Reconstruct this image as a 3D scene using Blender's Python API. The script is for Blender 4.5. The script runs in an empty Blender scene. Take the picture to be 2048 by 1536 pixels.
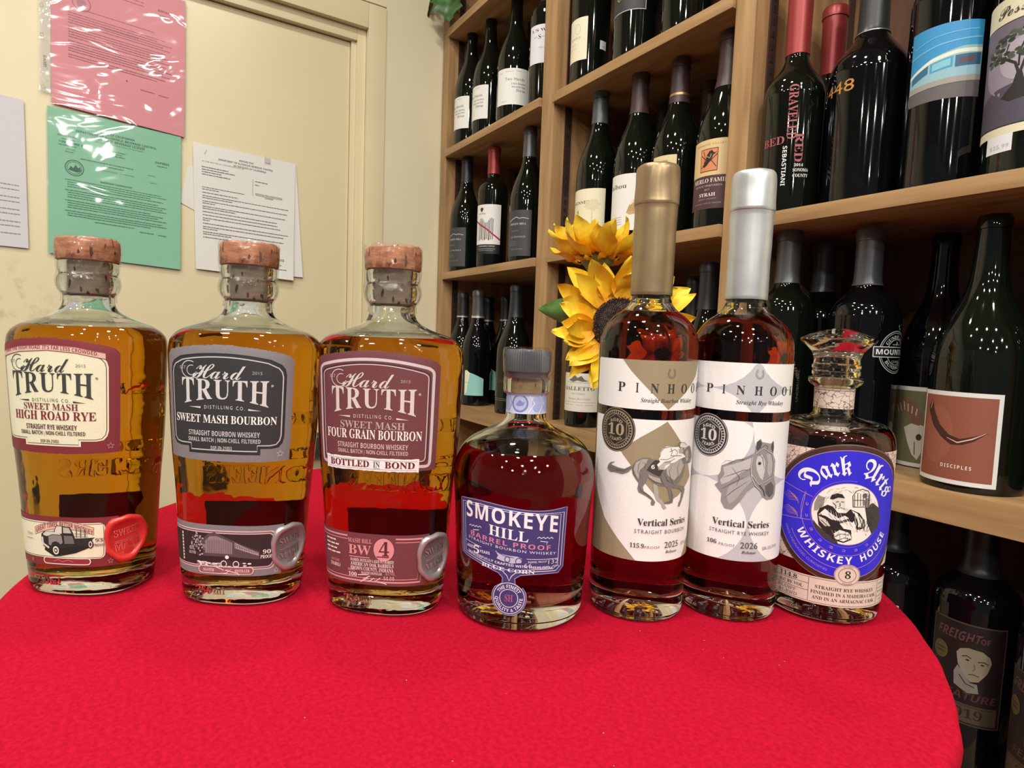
import bpy, bmesh, math, random
from mathutils import Vector, Matrix, noise
from mathutils.geometry import tessellate_polygon
R = math.radians
SC = bpy.context.scene
COL = SC.collection
random.seed(7)

# ------------------------------------------------------------------ camera
CZ = 0.187
cam = bpy.data.cameras.new('camera'); cam.sensor_width = 36; cam.lens = 1200 / 2048 * 36; cam.clip_start = 0.01
camo = bpy.data.objects.new('camera', cam); COL.objects.link(camo)
cr = Vector((0.53208, 0.84592, 0.03623)); cu_ = Vector((-0.08406, 0.01019, 0.99641)); cf = Vector((-0.84251, 0.53322, -0.07653))
camo.matrix_world = Matrix(((cr.x, cu_.x, -cf.x, 0), (cr.y, cu_.y, -cf.y, 0), (cr.z, cu_.z, -cf.z, CZ), (0, 0, 0, 1)))
SC.camera = camo
# ------------------------------------------------------------------ view, world, lamps
SC.view_settings.view_transform = 'Standard'; SC.view_settings.look = 'None'
SC.view_settings.exposure = 0.42; SC.view_settings.gamma = 1; SC.view_settings.use_curve_mapping = False
cy = SC.cycles
cy.max_bounces = 24; cy.transmission_bounces = 24; cy.transparent_max_bounces = 16; cy.glossy_bounces = 6; cy.diffuse_bounces = 4
cy.sample_clamp_indirect = 4.0; cy.sample_clamp_direct = 0; cy.blur_glossy = 0.3
W = bpy.data.worlds.new('store_ambience'); SC.world = W; W.use_nodes = True
bg = W.node_tree.nodes['Background']; bg.inputs[0].default_value = (1.0, 0.97, 0.91, 1); bg.inputs[1].default_value = 0.105
CEIL = 1.55
LAMPS = [(-0.95, -0.35, 2.4), (-0.85, 0.25, 4.2), (-0.35, -0.75, 5), (-0.25, -0.1, 5), (0.35, -0.55, 5.4), (0.45, 0.15, 5.4), (0.95, -0.2, 5.4), (1.3, -1.0, 6), (0.3, -1.4, 5.4), (-0.75, -1.2, 2.6), (1.9, -0.3, 15), (2.2, -1.3, 18), (1.5, -2.2, 15), (0.5, -2.4, 11), (2.9, -0.2, 21), (2.9, -2.1, 20), (1.9, 0.6, 13)]
def lamp(i, x, y, p):
    l = bpy.data.lights.new('ceiling_spot', 'AREA'); l.shape = 'DISK'; l.size = 0.11; l.energy = p; l.color = (1.0, 0.95, 0.86)
    o = bpy.data.objects.new('ceiling_spot_light', l); COL.objects.link(o); o.location = (x, y, CEIL - 0.022)
for i, (x, y, p) in enumerate(LAMPS): lamp(i, x, y, p)

# ------------------------------------------------------------------ object helpers
def empty(name, loc, rz=0, label=None, cat=None, group=None, tilt=None):
    o = bpy.data.objects.new(name, None); COL.objects.link(o); o.location = loc
    o.rotation_euler = (tilt[0], tilt[1], rz) if tilt else (0, 0, rz); o.empty_display_size = 0.02
    tag(o, label, cat, group); return o
def tag(o, label=None, cat=None, group=None, kind=None):
    if label: o['label'] = label
    if cat: o['category'] = cat
    if group: o['group'] = group
    if kind: o['kind'] = kind
    return o
def obj(name, me, parent=None, mats=None, smooth=None):
    if isinstance(me, bmesh.types.BMesh):
        b = me; me = bpy.data.meshes.new(name); b.to_mesh(me); b.free()
    if mats is not None:
        if not isinstance(mats, (list, tuple)): mats = [mats]
        if not len(me.materials):
            for m in mats: me.materials.append(m)
    if smooth is not None:
        me.polygons.foreach_set('use_smooth', [True] * len(me.polygons))
        if smooth < 179: me.set_sharp_from_angle(angle=R(smooth))
    o = bpy.data.objects.new(name, me); COL.objects.link(o)
    if parent: o.parent = parent
    return o
def mesh(name, vs, fs):
    me = bpy.data.meshes.new(name); me.from_pydata(vs, [], fs); me.update(); return me
def box(bm, x0, x1, y0, y1, z0, z1, bev=0):
    vs = [bm.verts.new((x, y, z)) for x in (x0, x1) for y in (y0, y1) for z in (z0, z1)]
    for f in ((0, 1, 3, 2), (4, 6, 7, 5), (0, 4, 5, 1), (2, 3, 7, 6), (0, 2, 6, 4), (1, 5, 7, 3)):
        bm.faces.new([vs[i] for i in f])
def boxo(name, a, parent=None, mat=None, bev=0.0015, kind=None):
    bm = bmesh.new(); box(bm, *a)
    if bev: bmesh.ops.bevel(bm, geom=bm.edges[:], offset=bev, segments=2, profile=0.7, affect='EDGES')
    bmesh.ops.recalc_face_normals(bm, faces=bm.faces[:])
    o = obj(name, bm, parent, mat, 40)
    if kind: o['kind'] = kind
    return o
def smoothprof(P, n=5):
    """Catmull-Rom through the rows; a row given twice stays a corner."""
    out = []
    for i in range(len(P) - 1):
        p1, p2 = P[i], P[i + 1]
        if p1 == p2: continue
        p0 = P[i - 1] if i and P[i - 1] != p1 else p1
        p3 = P[i + 2] if i + 2 < len(P) and P[i + 2] != p2 else p2
        for k in range(n):
            t = k / n
            out.append(tuple(0.5 * (2 * b + (c - a) * t + (2 * a - 5 * b + 4 * c - d) * t * t + (3 * b - a - 3 * c + d) * t ** 3) for a, b, c, d in zip(p0, p1, p2, p3)))
    out.append(P[-1]); return out
def lathe(prof, n=64, caps=True):
    """prof rows (z, r); r == 0 closes in a point."""
    vs = []; fs = []; rings = []
    for z, r in prof:
        if r <= 1e-6: rings.append([len(vs)]); vs.append((0, 0, z))
        else:
            rings.append(list(range(len(vs), len(vs) + n)))
            vs += [(r * math.cos(2 * math.pi * k / n), r * math.sin(2 * math.pi * k / n), z) for k in range(n)]
    for A, B in zip(rings, rings[1:]):
        for k in range(n):
            k2 = (k + 1) % n
            if len(A) == 1 and len(B) == 1: break
            if len(A) == 1: fs.append((A[0], B[k2], B[k]))
            elif len(B) == 1: fs.append((A[k], A[k2], B[0]))
            else: fs.append((A[k], A[k2], B[k2], B[k]))
    return vs, fs
def prof_r(prof, z):
    if z <= prof[0][0]: return prof[0][1]
    for (z0, r0), (z1, r1) in zip(prof, prof[1:]):
        if z0 <= z <= z1 and z1 > z0: return r0 + (r1 - r0) * (z - z0) / (z1 - z0)
    return prof[-1][1]

# ------------------------------------------------------------------ materials
def mat(name, col=(0.8, 0.8, 0.8), rough=0.5, metal=0.0, spec=0.5, coat=0, sheen=0):
    m = bpy.data.materials.new(name); m.use_nodes = True
    b = m.node_tree.nodes['Principled BSDF']
    b.inputs['Base Color'].default_value = (*col, 1); b.inputs['Roughness'].default_value = rough; b.inputs['Metallic'].default_value = metal
    b.inputs['Specular IOR Level'].default_value = spec; b.inputs['Coat Weight'].default_value = coat; b.inputs['Sheen Weight'].default_value = sheen
    m.diffuse_color = (*col, 1); return m
def N(m, t, **k):
    n = m.node_tree.nodes.new(t)
    for a, b in k.items():
        if a in n.inputs.keys() if isinstance(a, str) else False: n.inputs[a].default_value = b
        else: setattr(n, a, b)
    return n
def link(m, a, b): m.node_tree.links.new(a, b)
def noisy(m, ca, cb, scale=(1, 1, 1), nscale=5, detail=4, bump=0, bscale=None, lo=0.35, hi=0.65, extra=None, dist=0.001):
    """base colour mixed between two tones by noise in object space, with optional fine bump"""
    b = m.node_tree.nodes['Principled BSDF']
    tc = N(m, 'ShaderNodeTexCoord'); mp = N(m, 'ShaderNodeMapping'); mp.inputs['Scale'].default_value = scale
    link(m, tc.outputs['Object'], mp.inputs[0])
    nz = N(m, 'ShaderNodeTexNoise'); nz.inputs['Scale'].default_value = nscale; nz.inputs['Detail'].default_value = detail
    link(m, mp.outputs[0], nz.inputs['Vector'])
    cr_ = N(m, 'ShaderNodeValToRGB'); e = cr_.color_ramp.elements
    e[0].position = lo; e[0].color = (*ca, 1); e[1].position = hi; e[1].color = (*cb, 1)
    link(m, nz.outputs['Fac'], cr_.inputs[0]); link(m, cr_.outputs[0], b.inputs['Base Color'])
    if bump:
        n2 = N(m, 'ShaderNodeTexNoise'); n2.inputs['Scale'].default_value = bscale or nscale; n2.inputs['Detail'].default_value = 5
        link(m, mp.outputs[0], n2.inputs['Vector'])
        bp = N(m, 'ShaderNodeBump'); bp.inputs['Strength'].default_value = bump; bp.inputs['Distance'].default_value = dist
        link(m, n2.outputs['Fac'], bp.inputs['Height']); link(m, bp.outputs[0], b.inputs['Normal'])
    return m
def srgb(h):
    c = [int(h[i:i + 2], 16) / 255 for i in (0, 2, 4)]
    return tuple(x / 12.92 if x <= 0.04045 else ((x + 0.055) / 1.055) ** 2.4 for x in c)
PAL = {}
def C(key):
    """flat print inks and papers; '#rrggbb' with optional suffix m (metallic foil) or g (gloss)"""
    if key not in PAL:
        fin = key[7:]
        if fin == 'm': PAL[key] = mat('foil_' + key[1:7], srgb(key[1:7]), 0.38, 0.75)
        elif fin == 'g': PAL[key] = mat('gloss_ink_' + key[1:7], srgb(key[1:7]), 0.22)
        else: PAL[key] = mat('ink_' + key[1:7], srgb(key[1:7]), 0.55)
        if fin == '':
            noisy(PAL[key], srgb(key[1:7]), tuple(v * 0.94 for v in srgb(key[1:7])), nscale=900, detail=2)
    return PAL[key]
def volmat(name, T, thick, ior=1.36):
    """clear liquid that tints light by absorption: transmits T over the given thickness"""
    m = bpy.data.materials.new(name); m.use_nodes = True; nt = m.node_tree; nt.nodes.clear()
    out = N(m, 'ShaderNodeOutputMaterial'); g = N(m, 'ShaderNodeBsdfGlass'); g.inputs['IOR'].default_value = ior; g.inputs['Roughness'].default_value = 0
    k = [-math.log(t) / thick for t in T]; d = max(k) / 0.99
    v = N(m, 'ShaderNodeVolumeAbsorption'); v.inputs['Color'].default_value = (*[1 - x / d for x in k], 1); v.inputs['Density'].default_value = d
    link(m, g.outputs[0], out.inputs['Surface']); link(m, v.outputs[0], out.inputs['Volume'])
    m.diffuse_color = (0.6, 0.2, 0.05, 1)
    # where the whiskey wets the glass the bending happens at the glass wall itself (see wetted), so the liquid's own side is clear
    s = m.copy(); s.name = name + '_wetted_side'; g2 = s.node_tree.nodes.new('ShaderNodeBsdfTransparent')
    s.node_tree.links.new(g2.outputs[0], [n for n in s.node_tree.nodes if n.type == 'OUTPUT_MATERIAL'][0].inputs['Surface'])
    return [s, m]
def wetted(me, rad, z0, z1, tol=0.0016):
    """inner wall faces below the liquid level take the glass-to-whiskey interface"""
    for p in me.polygons:
        c = p.center
        if z0 - 0.0012 < c.z < z1 and math.hypot(c.x, c.y) < rad(c) - tol: p.material_index = 1
def liquid_top(me, lv):
    for p in me.polygons:
        if p.center.z > lv - 0.0006 and abs(p.normal.z) > 0.8: p.material_index = 1
def glassmat(name, col=(0.97, 0.985, 0.975), ior=1.49, bump=0, bscale=60):
    m = bpy.data.materials.new(name); m.use_nodes = True; nt = m.node_tree; nt.nodes.clear()
    out = N(m, 'ShaderNodeOutputMaterial'); g = N(m, 'ShaderNodeBsdfGlass'); g.inputs['IOR'].default_value = ior; g.inputs['Color'].default_value = (*col, 1); g.inputs['Roughness'].default_value = 0
    if bump:
        tc = N(m, 'ShaderNodeTexCoord'); nz = N(m, 'ShaderNodeTexNoise'); nz.inputs['Scale'].default_value = bscale; nz.inputs['Detail'].default_value = 2
        bp = N(m, 'ShaderNodeBump'); bp.inputs['Strength'].default_value = bump; bp.inputs['Distance'].default_value = 0.002
        link(m, tc.outputs['Object'], nz.inputs['Vector']); link(m, nz.outputs['Fac'], bp.inputs['Height']); link(m, bp.outputs[0], g.inputs['Normal'])
    link(m, g.outputs[0], out.inputs['Surface']); return m
def filmmat(name, tint=(0.975, 0.975, 0.975), refl=0.10, bump=0.5, bscale=40, rough=0.06, scale=(1, 1, 1), milk=0.0):
    """thin clear plastic: see-through with a wrinkled gloss"""
    m = bpy.data.materials.new(name); m.use_nodes = True; nt = m.node_tree; nt.nodes.clear()
    out = N(m, 'ShaderNodeOutputMaterial'); t = N(m, 'ShaderNodeBsdfTransparent'); t.inputs[0].default_value = (*tint, 1)
    g = N(m, 'ShaderNodeBsdfGlossy'); g.inputs['Roughness'].default_value = rough
    tc = N(m, 'ShaderNodeTexCoord'); mp = N(m, 'ShaderNodeMapping'); mp.inputs['Scale'].default_value = scale
    nz = N(m, 'ShaderNodeTexNoise'); nz.inputs['Scale'].default_value = bscale; nz.inputs['Detail'].default_value = 2; nz.inputs['Distortion'].default_value = 1.2
    bp = N(m, 'ShaderNodeBump'); bp.inputs['Strength'].default_value = bump; bp.inputs['Distance'].default_value = 0.004
    fr = N(m, 'ShaderNodeLayerWeight'); fr.inputs['Blend'].default_value = 0.25
    pw = N(m, 'ShaderNodeMath', operation='POWER'); pw.inputs[1].default_value = 2.0; link(m, fr.outputs['Facing'], pw.inputs[0])
    ma = N(m, 'ShaderNodeMath', operation='MULTIPLY_ADD'); ma.inputs[1].default_value = 0.6; ma.inputs[2].default_value = refl; ma.use_clamp = True
    link(m, tc.outputs['Object'], mp.inputs[0]); link(m, mp.outputs[0], nz.inputs['Vector']); link(m, nz.outputs['Fac'], bp.inputs['Height'])
    link(m, bp.outputs[0], g.inputs['Normal']); link(m, bp.outputs[0], fr.inputs['Normal']); link(m, pw.outputs[0], ma.inputs[0])
    mx = N(m, 'ShaderNodeMixShader'); link(m, ma.outputs[0], mx.inputs[0]); link(m, t.outputs[0], mx.inputs[1]); link(m, g.outputs[0], mx.inputs[2])
    last = mx
    if milk:
        df = N(m, 'ShaderNodeBsdfDiffuse'); df.inputs[0].default_value = (0.8, 0.8, 0.8, 1); m2 = N(m, 'ShaderNodeMixShader'); m2.inputs[0].default_value = milk
        link(m, mx.outputs[0], m2.inputs[1]); link(m, df.outputs[0], m2.inputs[2]); last = m2
    link(m, last.outputs[0], out.inputs['Surface']); return m

M_door = noisy(mat('cream_door_paint', rough=0.38), (0.66, 0.585, 0.375), (0.70, 0.62, 0.40), nscale=3, bump=0.12, bscale=220, dist=0.0006)
# scuffs low on the door
def scuffs(m):
    b = m.node_tree.nodes['Principled BSDF']; src = b.inputs['Base Color'].links[0].from_socket
    tc = N(m, 'ShaderNodeTexCoord'); sep = N(m, 'ShaderNodeVectorMath', operation='DISTANCE'); sep.inputs[1].default_value = (-1.555, -0.20, 0.235)
    link(m, tc.outputs['Object'], sep.inputs[0])
    mr = N(m, 'ShaderNodeMapRange'); mr.inputs['From Min'].default_value = 0.02; mr.inputs['From Max'].default_value = 0.085; mr.inputs['To Min'].default_value = 1; mr.inputs['To Max'].default_value = 0
    link(m, sep.outputs['Value'], mr.inputs['Value'])
    nz = N(m, 'ShaderNodeTexNoise'); nz.inputs['Scale'].default_value = 38; nz.inputs['Detail'].default_value = 6; link(m, tc.outputs['Object'], nz.inputs['Vector'])
    r2 = N(m, 'ShaderNodeMapRange'); r2.inputs['From Min'].default_value = 0.52; r2.inputs['From Max'].default_value = 0.75; link(m, nz.outputs['Fac'], r2.inputs['Value'])
    r2.inputs['To Max'].default_value = 0.6; mu = N(m, 'ShaderNodeMath', operation='MULTIPLY'); link(m, mr.outputs[0], mu.inputs[0]); link(m, r2.outputs[0], mu.inputs[1])
    mx = N(m, 'ShaderNodeMix', data_type='RGBA'); link(m, mu.outputs[0], mx.inputs['Factor']); link(m, src, mx.inputs['A']); mx.inputs['B'].default_value = (0.22, 0.19, 0.14, 1)
    link(m, mx.outputs['Result'], b.inputs['Base Color'])
scuffs(M_door)
M_wall = noisy(mat('cream_wall_paint', rough=0.5), (0.68, 0.62, 0.43), (0.72, 0.655, 0.455), nscale=4, bump=0.15, bscale=150, dist=0.0008)
M_trim = noisy(mat('cream_trim_gloss', rough=0.32), (0.66, 0.585, 0.375), (0.70, 0.62, 0.40), nscale=6, bump=0.05, bscale=120, dist=0.0005)
M_ceil = noisy(mat('ceiling_paint', rough=0.8), (0.40, 0.38, 0.34), (0.45, 0.42, 0.38), nscale=5, bump=0.1, bscale=90)
M_floor = noisy(mat('brown_floor', rough=0.5), (0.09, 0.06, 0.045), (0.14, 0.095, 0.07), nscale=3)
def wood(name, ca, cb, axis):
    sc = [26, 26, 26]; sc[axis] = 2.2
    m = noisy(mat(name, rough=0.42), ca, cb, scale=tuple(sc), nscale=2.4, detail=7, bump=0.12, bscale=9, lo=0.3, hi=0.72, dist=0.0008)
    return m
OAKA, OAKB = (0.27, 0.15, 0.062), (0.47, 0.29, 0.135)
M_oakz = wood('oak_upright', OAKA, OAKB, 2); M_oakx = wood('oak_shelf', OAKA, OAKB, 0)
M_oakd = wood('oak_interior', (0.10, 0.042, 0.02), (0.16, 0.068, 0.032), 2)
M_steel = mat('brown_steel_standard', (0.10, 0.055, 0.04), 0.4, 0.6)
M_dark = mat('slot_black', (0.01, 0.008, 0.008), 0.8)
M_cloth = noisy(mat('red_stretch_cloth', rough=0.95, sheen=0.0, spec=0.06), (0.34, 0.0035, 0.017), (0.445, 0.006, 0.027), nscale=380, detail=4, bump=0.5, bscale=650, dist=0.0008, lo=0.33, hi=0.67)
M_glass = glassmat('clear_flint_glass'); M_glassw = glassmat('clear_wavy_glass', bump=0.25, bscale=55)
M_wet = glassmat('wetted_glass', ior=1.49 / 1.36); M_stop = glassmat('clear_stopper_glass', ior=1.52, bump=0.15, bscale=90)
M_amber = volmat('amber_whiskey', (0.78, 0.29, 0.008), 0.066)
M_amber2 = volmat('deep_amber_whiskey', (0.72, 0.24, 0.007), 0.066)
M_ruby = volmat('dark_ruby_whiskey', (0.17, 0.012, 0.008), 0.085)
M_ruby2 = volmat('red_brown_whiskey', (0.20, 0.014, 0.008), 0.065)
M_brownw = volmat('dark_brown_whiskey', (0.13, 0.02, 0.012), 0.078)
M_film = filmmat('shrink_film', refl=0.07, bump=0.5, bscale=120)
M_sleeve = filmmat('sheet_protector_film', refl=0.09, bump=1.0, bscale=5.5, rough=0.05, scale=(1, 1, 1.9))
M_strip = filmmat('sheet_protector_edge', refl=0.14, bump=0.5, bscale=20, milk=0.35)
def corkmat(name, ca, cb, pit=(0.10, 0.035, 0.02)):
    m = noisy(mat(name, rough=0.75), ca, cb, scale=(1, 1, 3), nscale=90, detail=5, bump=0.5, bscale=200, dist=0.0006)
    b = m.node_tree.nodes['Principled BSDF']; src = b.inputs['Base Color'].links[0].from_socket
    tc = N(m, 'ShaderNodeTexCoord'); mp = N(m, 'ShaderNodeMapping'); mp.inputs['Scale'].default_value = (1, 1, 0.45)
    nz = N(m, 'ShaderNodeTexNoise'); nz.inputs['Scale'].default_value = 330; nz.inputs['Detail'].default_value = 1.5
    link(m, tc.outputs['Object'], mp.inputs[0]); link(m, mp.outputs[0], nz.inputs['Vector'])
    mr = N(m, 'ShaderNodeMapRange'); mr.inputs['From Min'].default_value = 0.62; mr.inputs['From Max'].default_value = 0.68; link(m, nz.outputs['Fac'], mr.inputs['Value'])
    mx = N(m, 'ShaderNodeMix', data_type='RGBA'); link(m, mr.outputs[0], mx.inputs['Factor']); link(m, src, mx.inputs['A']); mx.inputs['B'].default_value = (*pit, 1)
    link(m, mx.outputs['Result'], b.inputs['Base Color']); return m
M_cork = corkmat('red_brown_cork', (0.28, 0.105, 0.05), (0.50, 0.22, 0.12))
M_corkl = corkmat('light_cork', (0.50, 0.30, 0.14), (0.66, 0.44, 0.22), (0.25, 0.12, 0.05))
M_corkg = corkmat('cork_plug', (0.36, 0.27, 0.2), (0.5, 0.4, 0.32))
M_cap = mat('black_grooved_cap', (0.035, 0.036, 0.04), 0.38); M_capg = mat('dark_grey_grooved_cap', (0.085, 0.087, 0.095), 0.4); M_filmc = filmmat('taut_shrink_film', refl=0.06, bump=0.12, bscale=90)
M_bronze = noisy(mat('bronze_wax', rough=0.33, metal=0.55), (0.30, 0.215, 0.115), (0.36, 0.26, 0.145), nscale=60, bump=0.15, bscale=50)
M_silver = noisy(mat('silver_wax', rough=0.36, metal=0.55), (0.52, 0.55, 0.56), (0.60, 0.63, 0.65), nscale=60, bump=0.15, bscale=50)
M_wine = mat('dark_green_wine_glass', (0.003, 0.0045, 0.003), 0.045, spec=0.5)
M_wine2 = mat('black_wine_glass', (0.002, 0.0025, 0.0035), 0.05, spec=0.5)
M_foil_b = mat('black_matte_foil', (0.018, 0.019, 0.022), 0.38)
M_foil_g = mat('grey_green_foil', (0.10, 0.12, 0.12), 0.35, 0.3)
M_foil_r = mat('dark_red_foil', (0.30, 0.035, 0.035), 0.35, 0.3)
M_foil_p = mat('plum_brown_foil', (0.06, 0.03, 0.032), 0.4)
M_foil_s = mat('steel_grey_foil', (0.11, 0.115, 0.125), 0.33, 0.4)
M_redwax = mat('red_wax_seal', (0.62, 0.035, 0.03), 0.3, coat=0.3)
M_silvwax = mat('silver_wax_seal', (0.45, 0.41, 0.42), 0.33, 0.6)

# ------------------------------------------------------------------ flat artwork wrapped on surfaces
MATHF = {'B': (0x1D400, 0x1D41A, 0x1D7CE), 'I': (0x1D434, 0x1D44E, None), 'J': (0x1D468, 0x1D482, 0x1D7CE), 'S': (0x1D4D0, 0x1D4EA, 0x1D7CE),
         'F': (0x1D56C, 0x1D586, 0x1D7CE), 'N': (0x1D5D4, 0x1D5EE, 0x1D7EC), 'M': (0x1D670, 0x1D68A, 0x1D7F6)}
def mb(s, st):
    if st not in MATHF: return s
    a, b, d = MATHF[st]; o = ''
    for ch in s:
        if 'A' <= ch <= 'Z': o += chr(a + ord(ch) - 65)
        elif ch == 'h' and st == 'I': o += '\u210e'
        elif 'a' <= ch <= 'z': o += chr(b + ord(ch) - 97)
        elif '0' <= ch <= '9' and d: o += chr(d + ord(ch) - 48)
        else: o += ch
    return o
TC = {}
def text_mesh(s, st, ls):
    k = (s, st, ls)
    if k not in TC:
        cu = bpy.data.curves.new('lettering', 'FONT'); cu.body = mb(s, st); cu.size = 1; cu.resolution_u = 2; cu.space_character = ls
        o = bpy.data.objects.new('lettering', cu); COL.objects.link(o)
        dg = bpy.context.evaluated_depsgraph_get(); me = bpy.data.meshes.new_from_object(o.evaluated_get(dg))
        vs = [(v.co.x, v.co.y) for v in me.vertices]; fs = [tuple(p.vertices) for p in me.polygons]
        bpy.data.objects.remove(o); bpy.data.curves.remove(cu); bpy.data.meshes.remove(me)
        TC[k] = (vs, fs)
    return TC[k]
class Art:
    def __init__(s): s.v = []; s.f = []; s.m = []; s.cols = []; s.z = 0
    def up(s): s.z += 1; return s
    def ci(s, c):
        if c not in s.cols: s.cols.append(c)
        return s.cols.index(c)
    def add(s, vs, fs, c):
        n = len(s.v); s.v += [(x, y, s.z) for x, y in vs]; s.f += [tuple(i + n for i in f) for f in fs]; s.m += [s.ci(c)] * len(fs); s.z += 0.012
    def poly(s, P, c):
        tr = tessellate_polygon([[Vector((x, y, 0)) for x, y in P]]); s.add(P, tr, c)
    def rect(s, x0, x1, y0, y1, c, r=0):
        s.poly(rrect(x0, x1, y0, y1, r) if r else [(x0, y0), (x1, y0), (x1, y1), (x0, y1)], c)
    def ell(s, cx, cy, rx, ry, c, n=28): s.poly([(cx + rx * math.cos(2 * math.pi * k / n), cy + ry * math.sin(2 * math.pi * k / n)) for k in range(n)], c)
    def ring(s, cx, cy, rx, ry, w, c, n=48): s.line([(cx + rx * math.cos(2 * math.pi * k / n), cy + ry * math.sin(2 * math.pi * k / n)) for k in range(n)], w, c, True)
    def line(s, P, w, c, closed=False, taper=False):
        n = len(P); L = []; Rr = []
        for i in range(n):
            a = P[i - 1] if (i or closed) else P[0]; b = P[(i + 1) % n] if (i < n - 1 or closed) else P[-1]
            dx, dy = b[0] - a[0], b[1] - a[1]; d = math.hypot(dx, dy) or 1
            h = w / 2 * (math.sin(math.pi * (i + 0.3) / (n - 0.4)) if taper else 1)
            L.append((P[i][0] - dy / d * h, P[i][1] + dx / d * h)); Rr.append((P[i][0] + dy / d * h, P[i][1] - dx / d * h))
        m = n if closed else n - 1
        s.add(L + Rr, [(i, n + i, n + (i + 1) % n, (i + 1) % n) for i in range(m)], c)
    def text(s, t, x, y, h, c, w=None, st='', ls=1.0, rot=0, warp=None, al='c', slant=0):
        vs, fs = text_mesh(t, st, ls)
        if not vs: return
        x0 = min(v[0] for v in vs); x1 = max(v[0] for v in vs); sy = h / 0.69; sx = (w / (x1 - x0)) if w else sy
        ax = (x0 + x1) / 2 if al == 'c' else x0 if al == 'l' else x1
        ca, sa = math.cos(rot), math.sin(rot); out = []
        for a, b in vs:
            a = (a - ax) * sx + slant * b * sy; b = b * sy
            if warp: a, b = warp(a, b)
            out.append((x + a * ca - b * sa, y + a * sa + b * ca))
        s.add(out, fs, c)
    def arc(s, t, cx, cy, r, a0, a1, h, c, st='', inward=False, ls=1.0):
        """lettering on a circle from angle a0 to a1 (degrees)"""
        vs, fs = text_mesh(t, st, ls); x0 = min(v[0] for v in vs); x1 = max(v[0] for v in vs); sy = h / 0.69; out = []
        for a, b in vs:
            th = R(a0 + (a1 - a0) * (a - x0) / (x1 - x0)); rr = r - b * sy if inward else r + b * sy
            out.append((cx + rr * math.cos(th), cy + rr * math.sin(th)))
        s.add(out, [f[::-1] for f in fs] if False else fs, c)
    def build(s, name, parent, mapf, off=0.00014, dz=0.00005, step=2.5, stepy=None):
        bm = bmesh.new(); bv = [bm.verts.new(p) for p in s.v]
        for f, mi in zip(s.f, s.m):
            if len(set(f)) < 3: continue
            try: q = bm.faces.new([bv[i] for i in f]); q.material_index = mi
            except ValueError: pass
        xs = [p[0] for p in s.v]; ys = [p[1] for p in s.v]
        def cut(ax, lo, hi, st):
            k = math.floor(lo / st) + 1
            while k * st < hi:
                co = Vector((0, 0, 0)); co[ax] = k * st + 0.0137; no = Vector((0, 0, 0)); no[ax] = 1
                bmesh.ops.bisect_plane(bm, geom=bm.verts[:] + bm.edges[:] + bm.faces[:], dist=1e-4, plane_co=co, plane_no=no); k += 1
        if step: cut(0, min(xs), max(xs), step)
        if stepy: cut(1, min(ys), max(ys), stepy)
        for v in bm.verts: v.co = mapf(v.co.x * 0.001, v.co.y * 0.001, off + v.co.z * dz)
        bm.normal_update()
        o = obj(name, bm, parent, [C(c) if isinstance(c, str) else c for c in s.cols]); return o
def rrect(x0, x1, y0, y1, r, n=6):
    P = []
    for cx, cy, a in ((x1 - r, y1 - r, 0), (x0 + r, y1 - r, 90), (x0 + r, y0 + r, 180), (x1 - r, y0 + r, 270)):
        P += [(cx + r * math.cos(R(a + 90 * k / n)), cy + r * math.sin(R(a + 90 * k / n))) for k in range(n + 1)]
    return P
def cylmap(prof, th0, z0, rref):
    """x to the right, y up, around the axis; th0 world heading of x = 0"""
    def f(x, y, o):
        th = R(th0) + x / rref; z = z0 + y; r = prof_r(prof, z) + o
        return Vector((r * math.cos(th), r * math.sin(th), z))
    return f
def planemap(origin, ux, uy, n, bend=None):
    def f(x, y, o):
        b = bend(x, y) if bend else 0
        return origin + ux * x + uy * y + n * (o + b)
    return f
# ------------------------------------------------------------------ room
def S(name, *a, mat=None, bev=0.0): o = boxo(name, a, None, mat, bev, 'structure'); return o
FLZ = -1.07
S('floor', -3.2, 3.4, -3.2, 1.3, FLZ - 0.05, FLZ, mat=M_floor)
S('ceiling', -3.2, 3.4, -3.2, 1.3, CEIL, CEIL + 0.05, mat=M_ceil)
# door wall (x = -1.53): pieces around the doorway
S('wall_left', -1.65, -1.53, 0.552, 1.12, FLZ, CEIL, mat=M_wall)
S('wall_left_end', -1.65, -1.53, -3.2, -0.62, FLZ, CEIL, mat=M_wall)['kind'] = 'structure'
S('wall_left_head', -1.65, -1.53, -0.62, 0.552, 1.01, CEIL, mat=M_wall)
S('wall_back', -1.65, 0.9, 1.0, 1.12, FLZ, CEIL, mat=M_wall)
# metal door frame: casing, rabbet, stop
S('trim_1', -1.60, -1.526, 0.505, 0.551, FLZ, 1.005, mat=M_trim, bev=0.002)
S('trim_2', -1.60, -1.526, -0.62, 0.505, 0.945, 1.005, mat=M_trim, bev=0.002)
S('trim_3', -1.60, -1.543, 0.482, 0.5045, FLZ, 0.9445, mat=M_trim, bev=0.002)
S('trim_4', -1.60, -1.543, -0.575, 0.482, 0.915, 0.9445, mat=M_trim, bev=0.002)
S('trim_5', -1.60, -1.552, 0.470, 0.482, FLZ, 0.915, mat=M_trim, bev=0.001)
S('trim_6', -1.60, -1.526, -0.62, -0.575, FLZ, 0.945, mat=M_trim, bev=0.002)
door = boxo('door_1', (-1.60, -1.56, -0.57, 0.469, FLZ + 0.01, 0.913), None, M_door, 0.002, 'structure')
bar = boxo('exit_bar', (-1.545, -1.515, 0.285, 0.430, -0.130, -0.078), door, M_cap, 0.006)
bar['label'] = 'black end piece of the exit bar on the cream door'
for y in (0.30, 0.385): boxo('bar_bracket', (-1.56, -1.545, y, y + 0.03, -0.135, -0.073), door, M_cap, 0.002)
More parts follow.
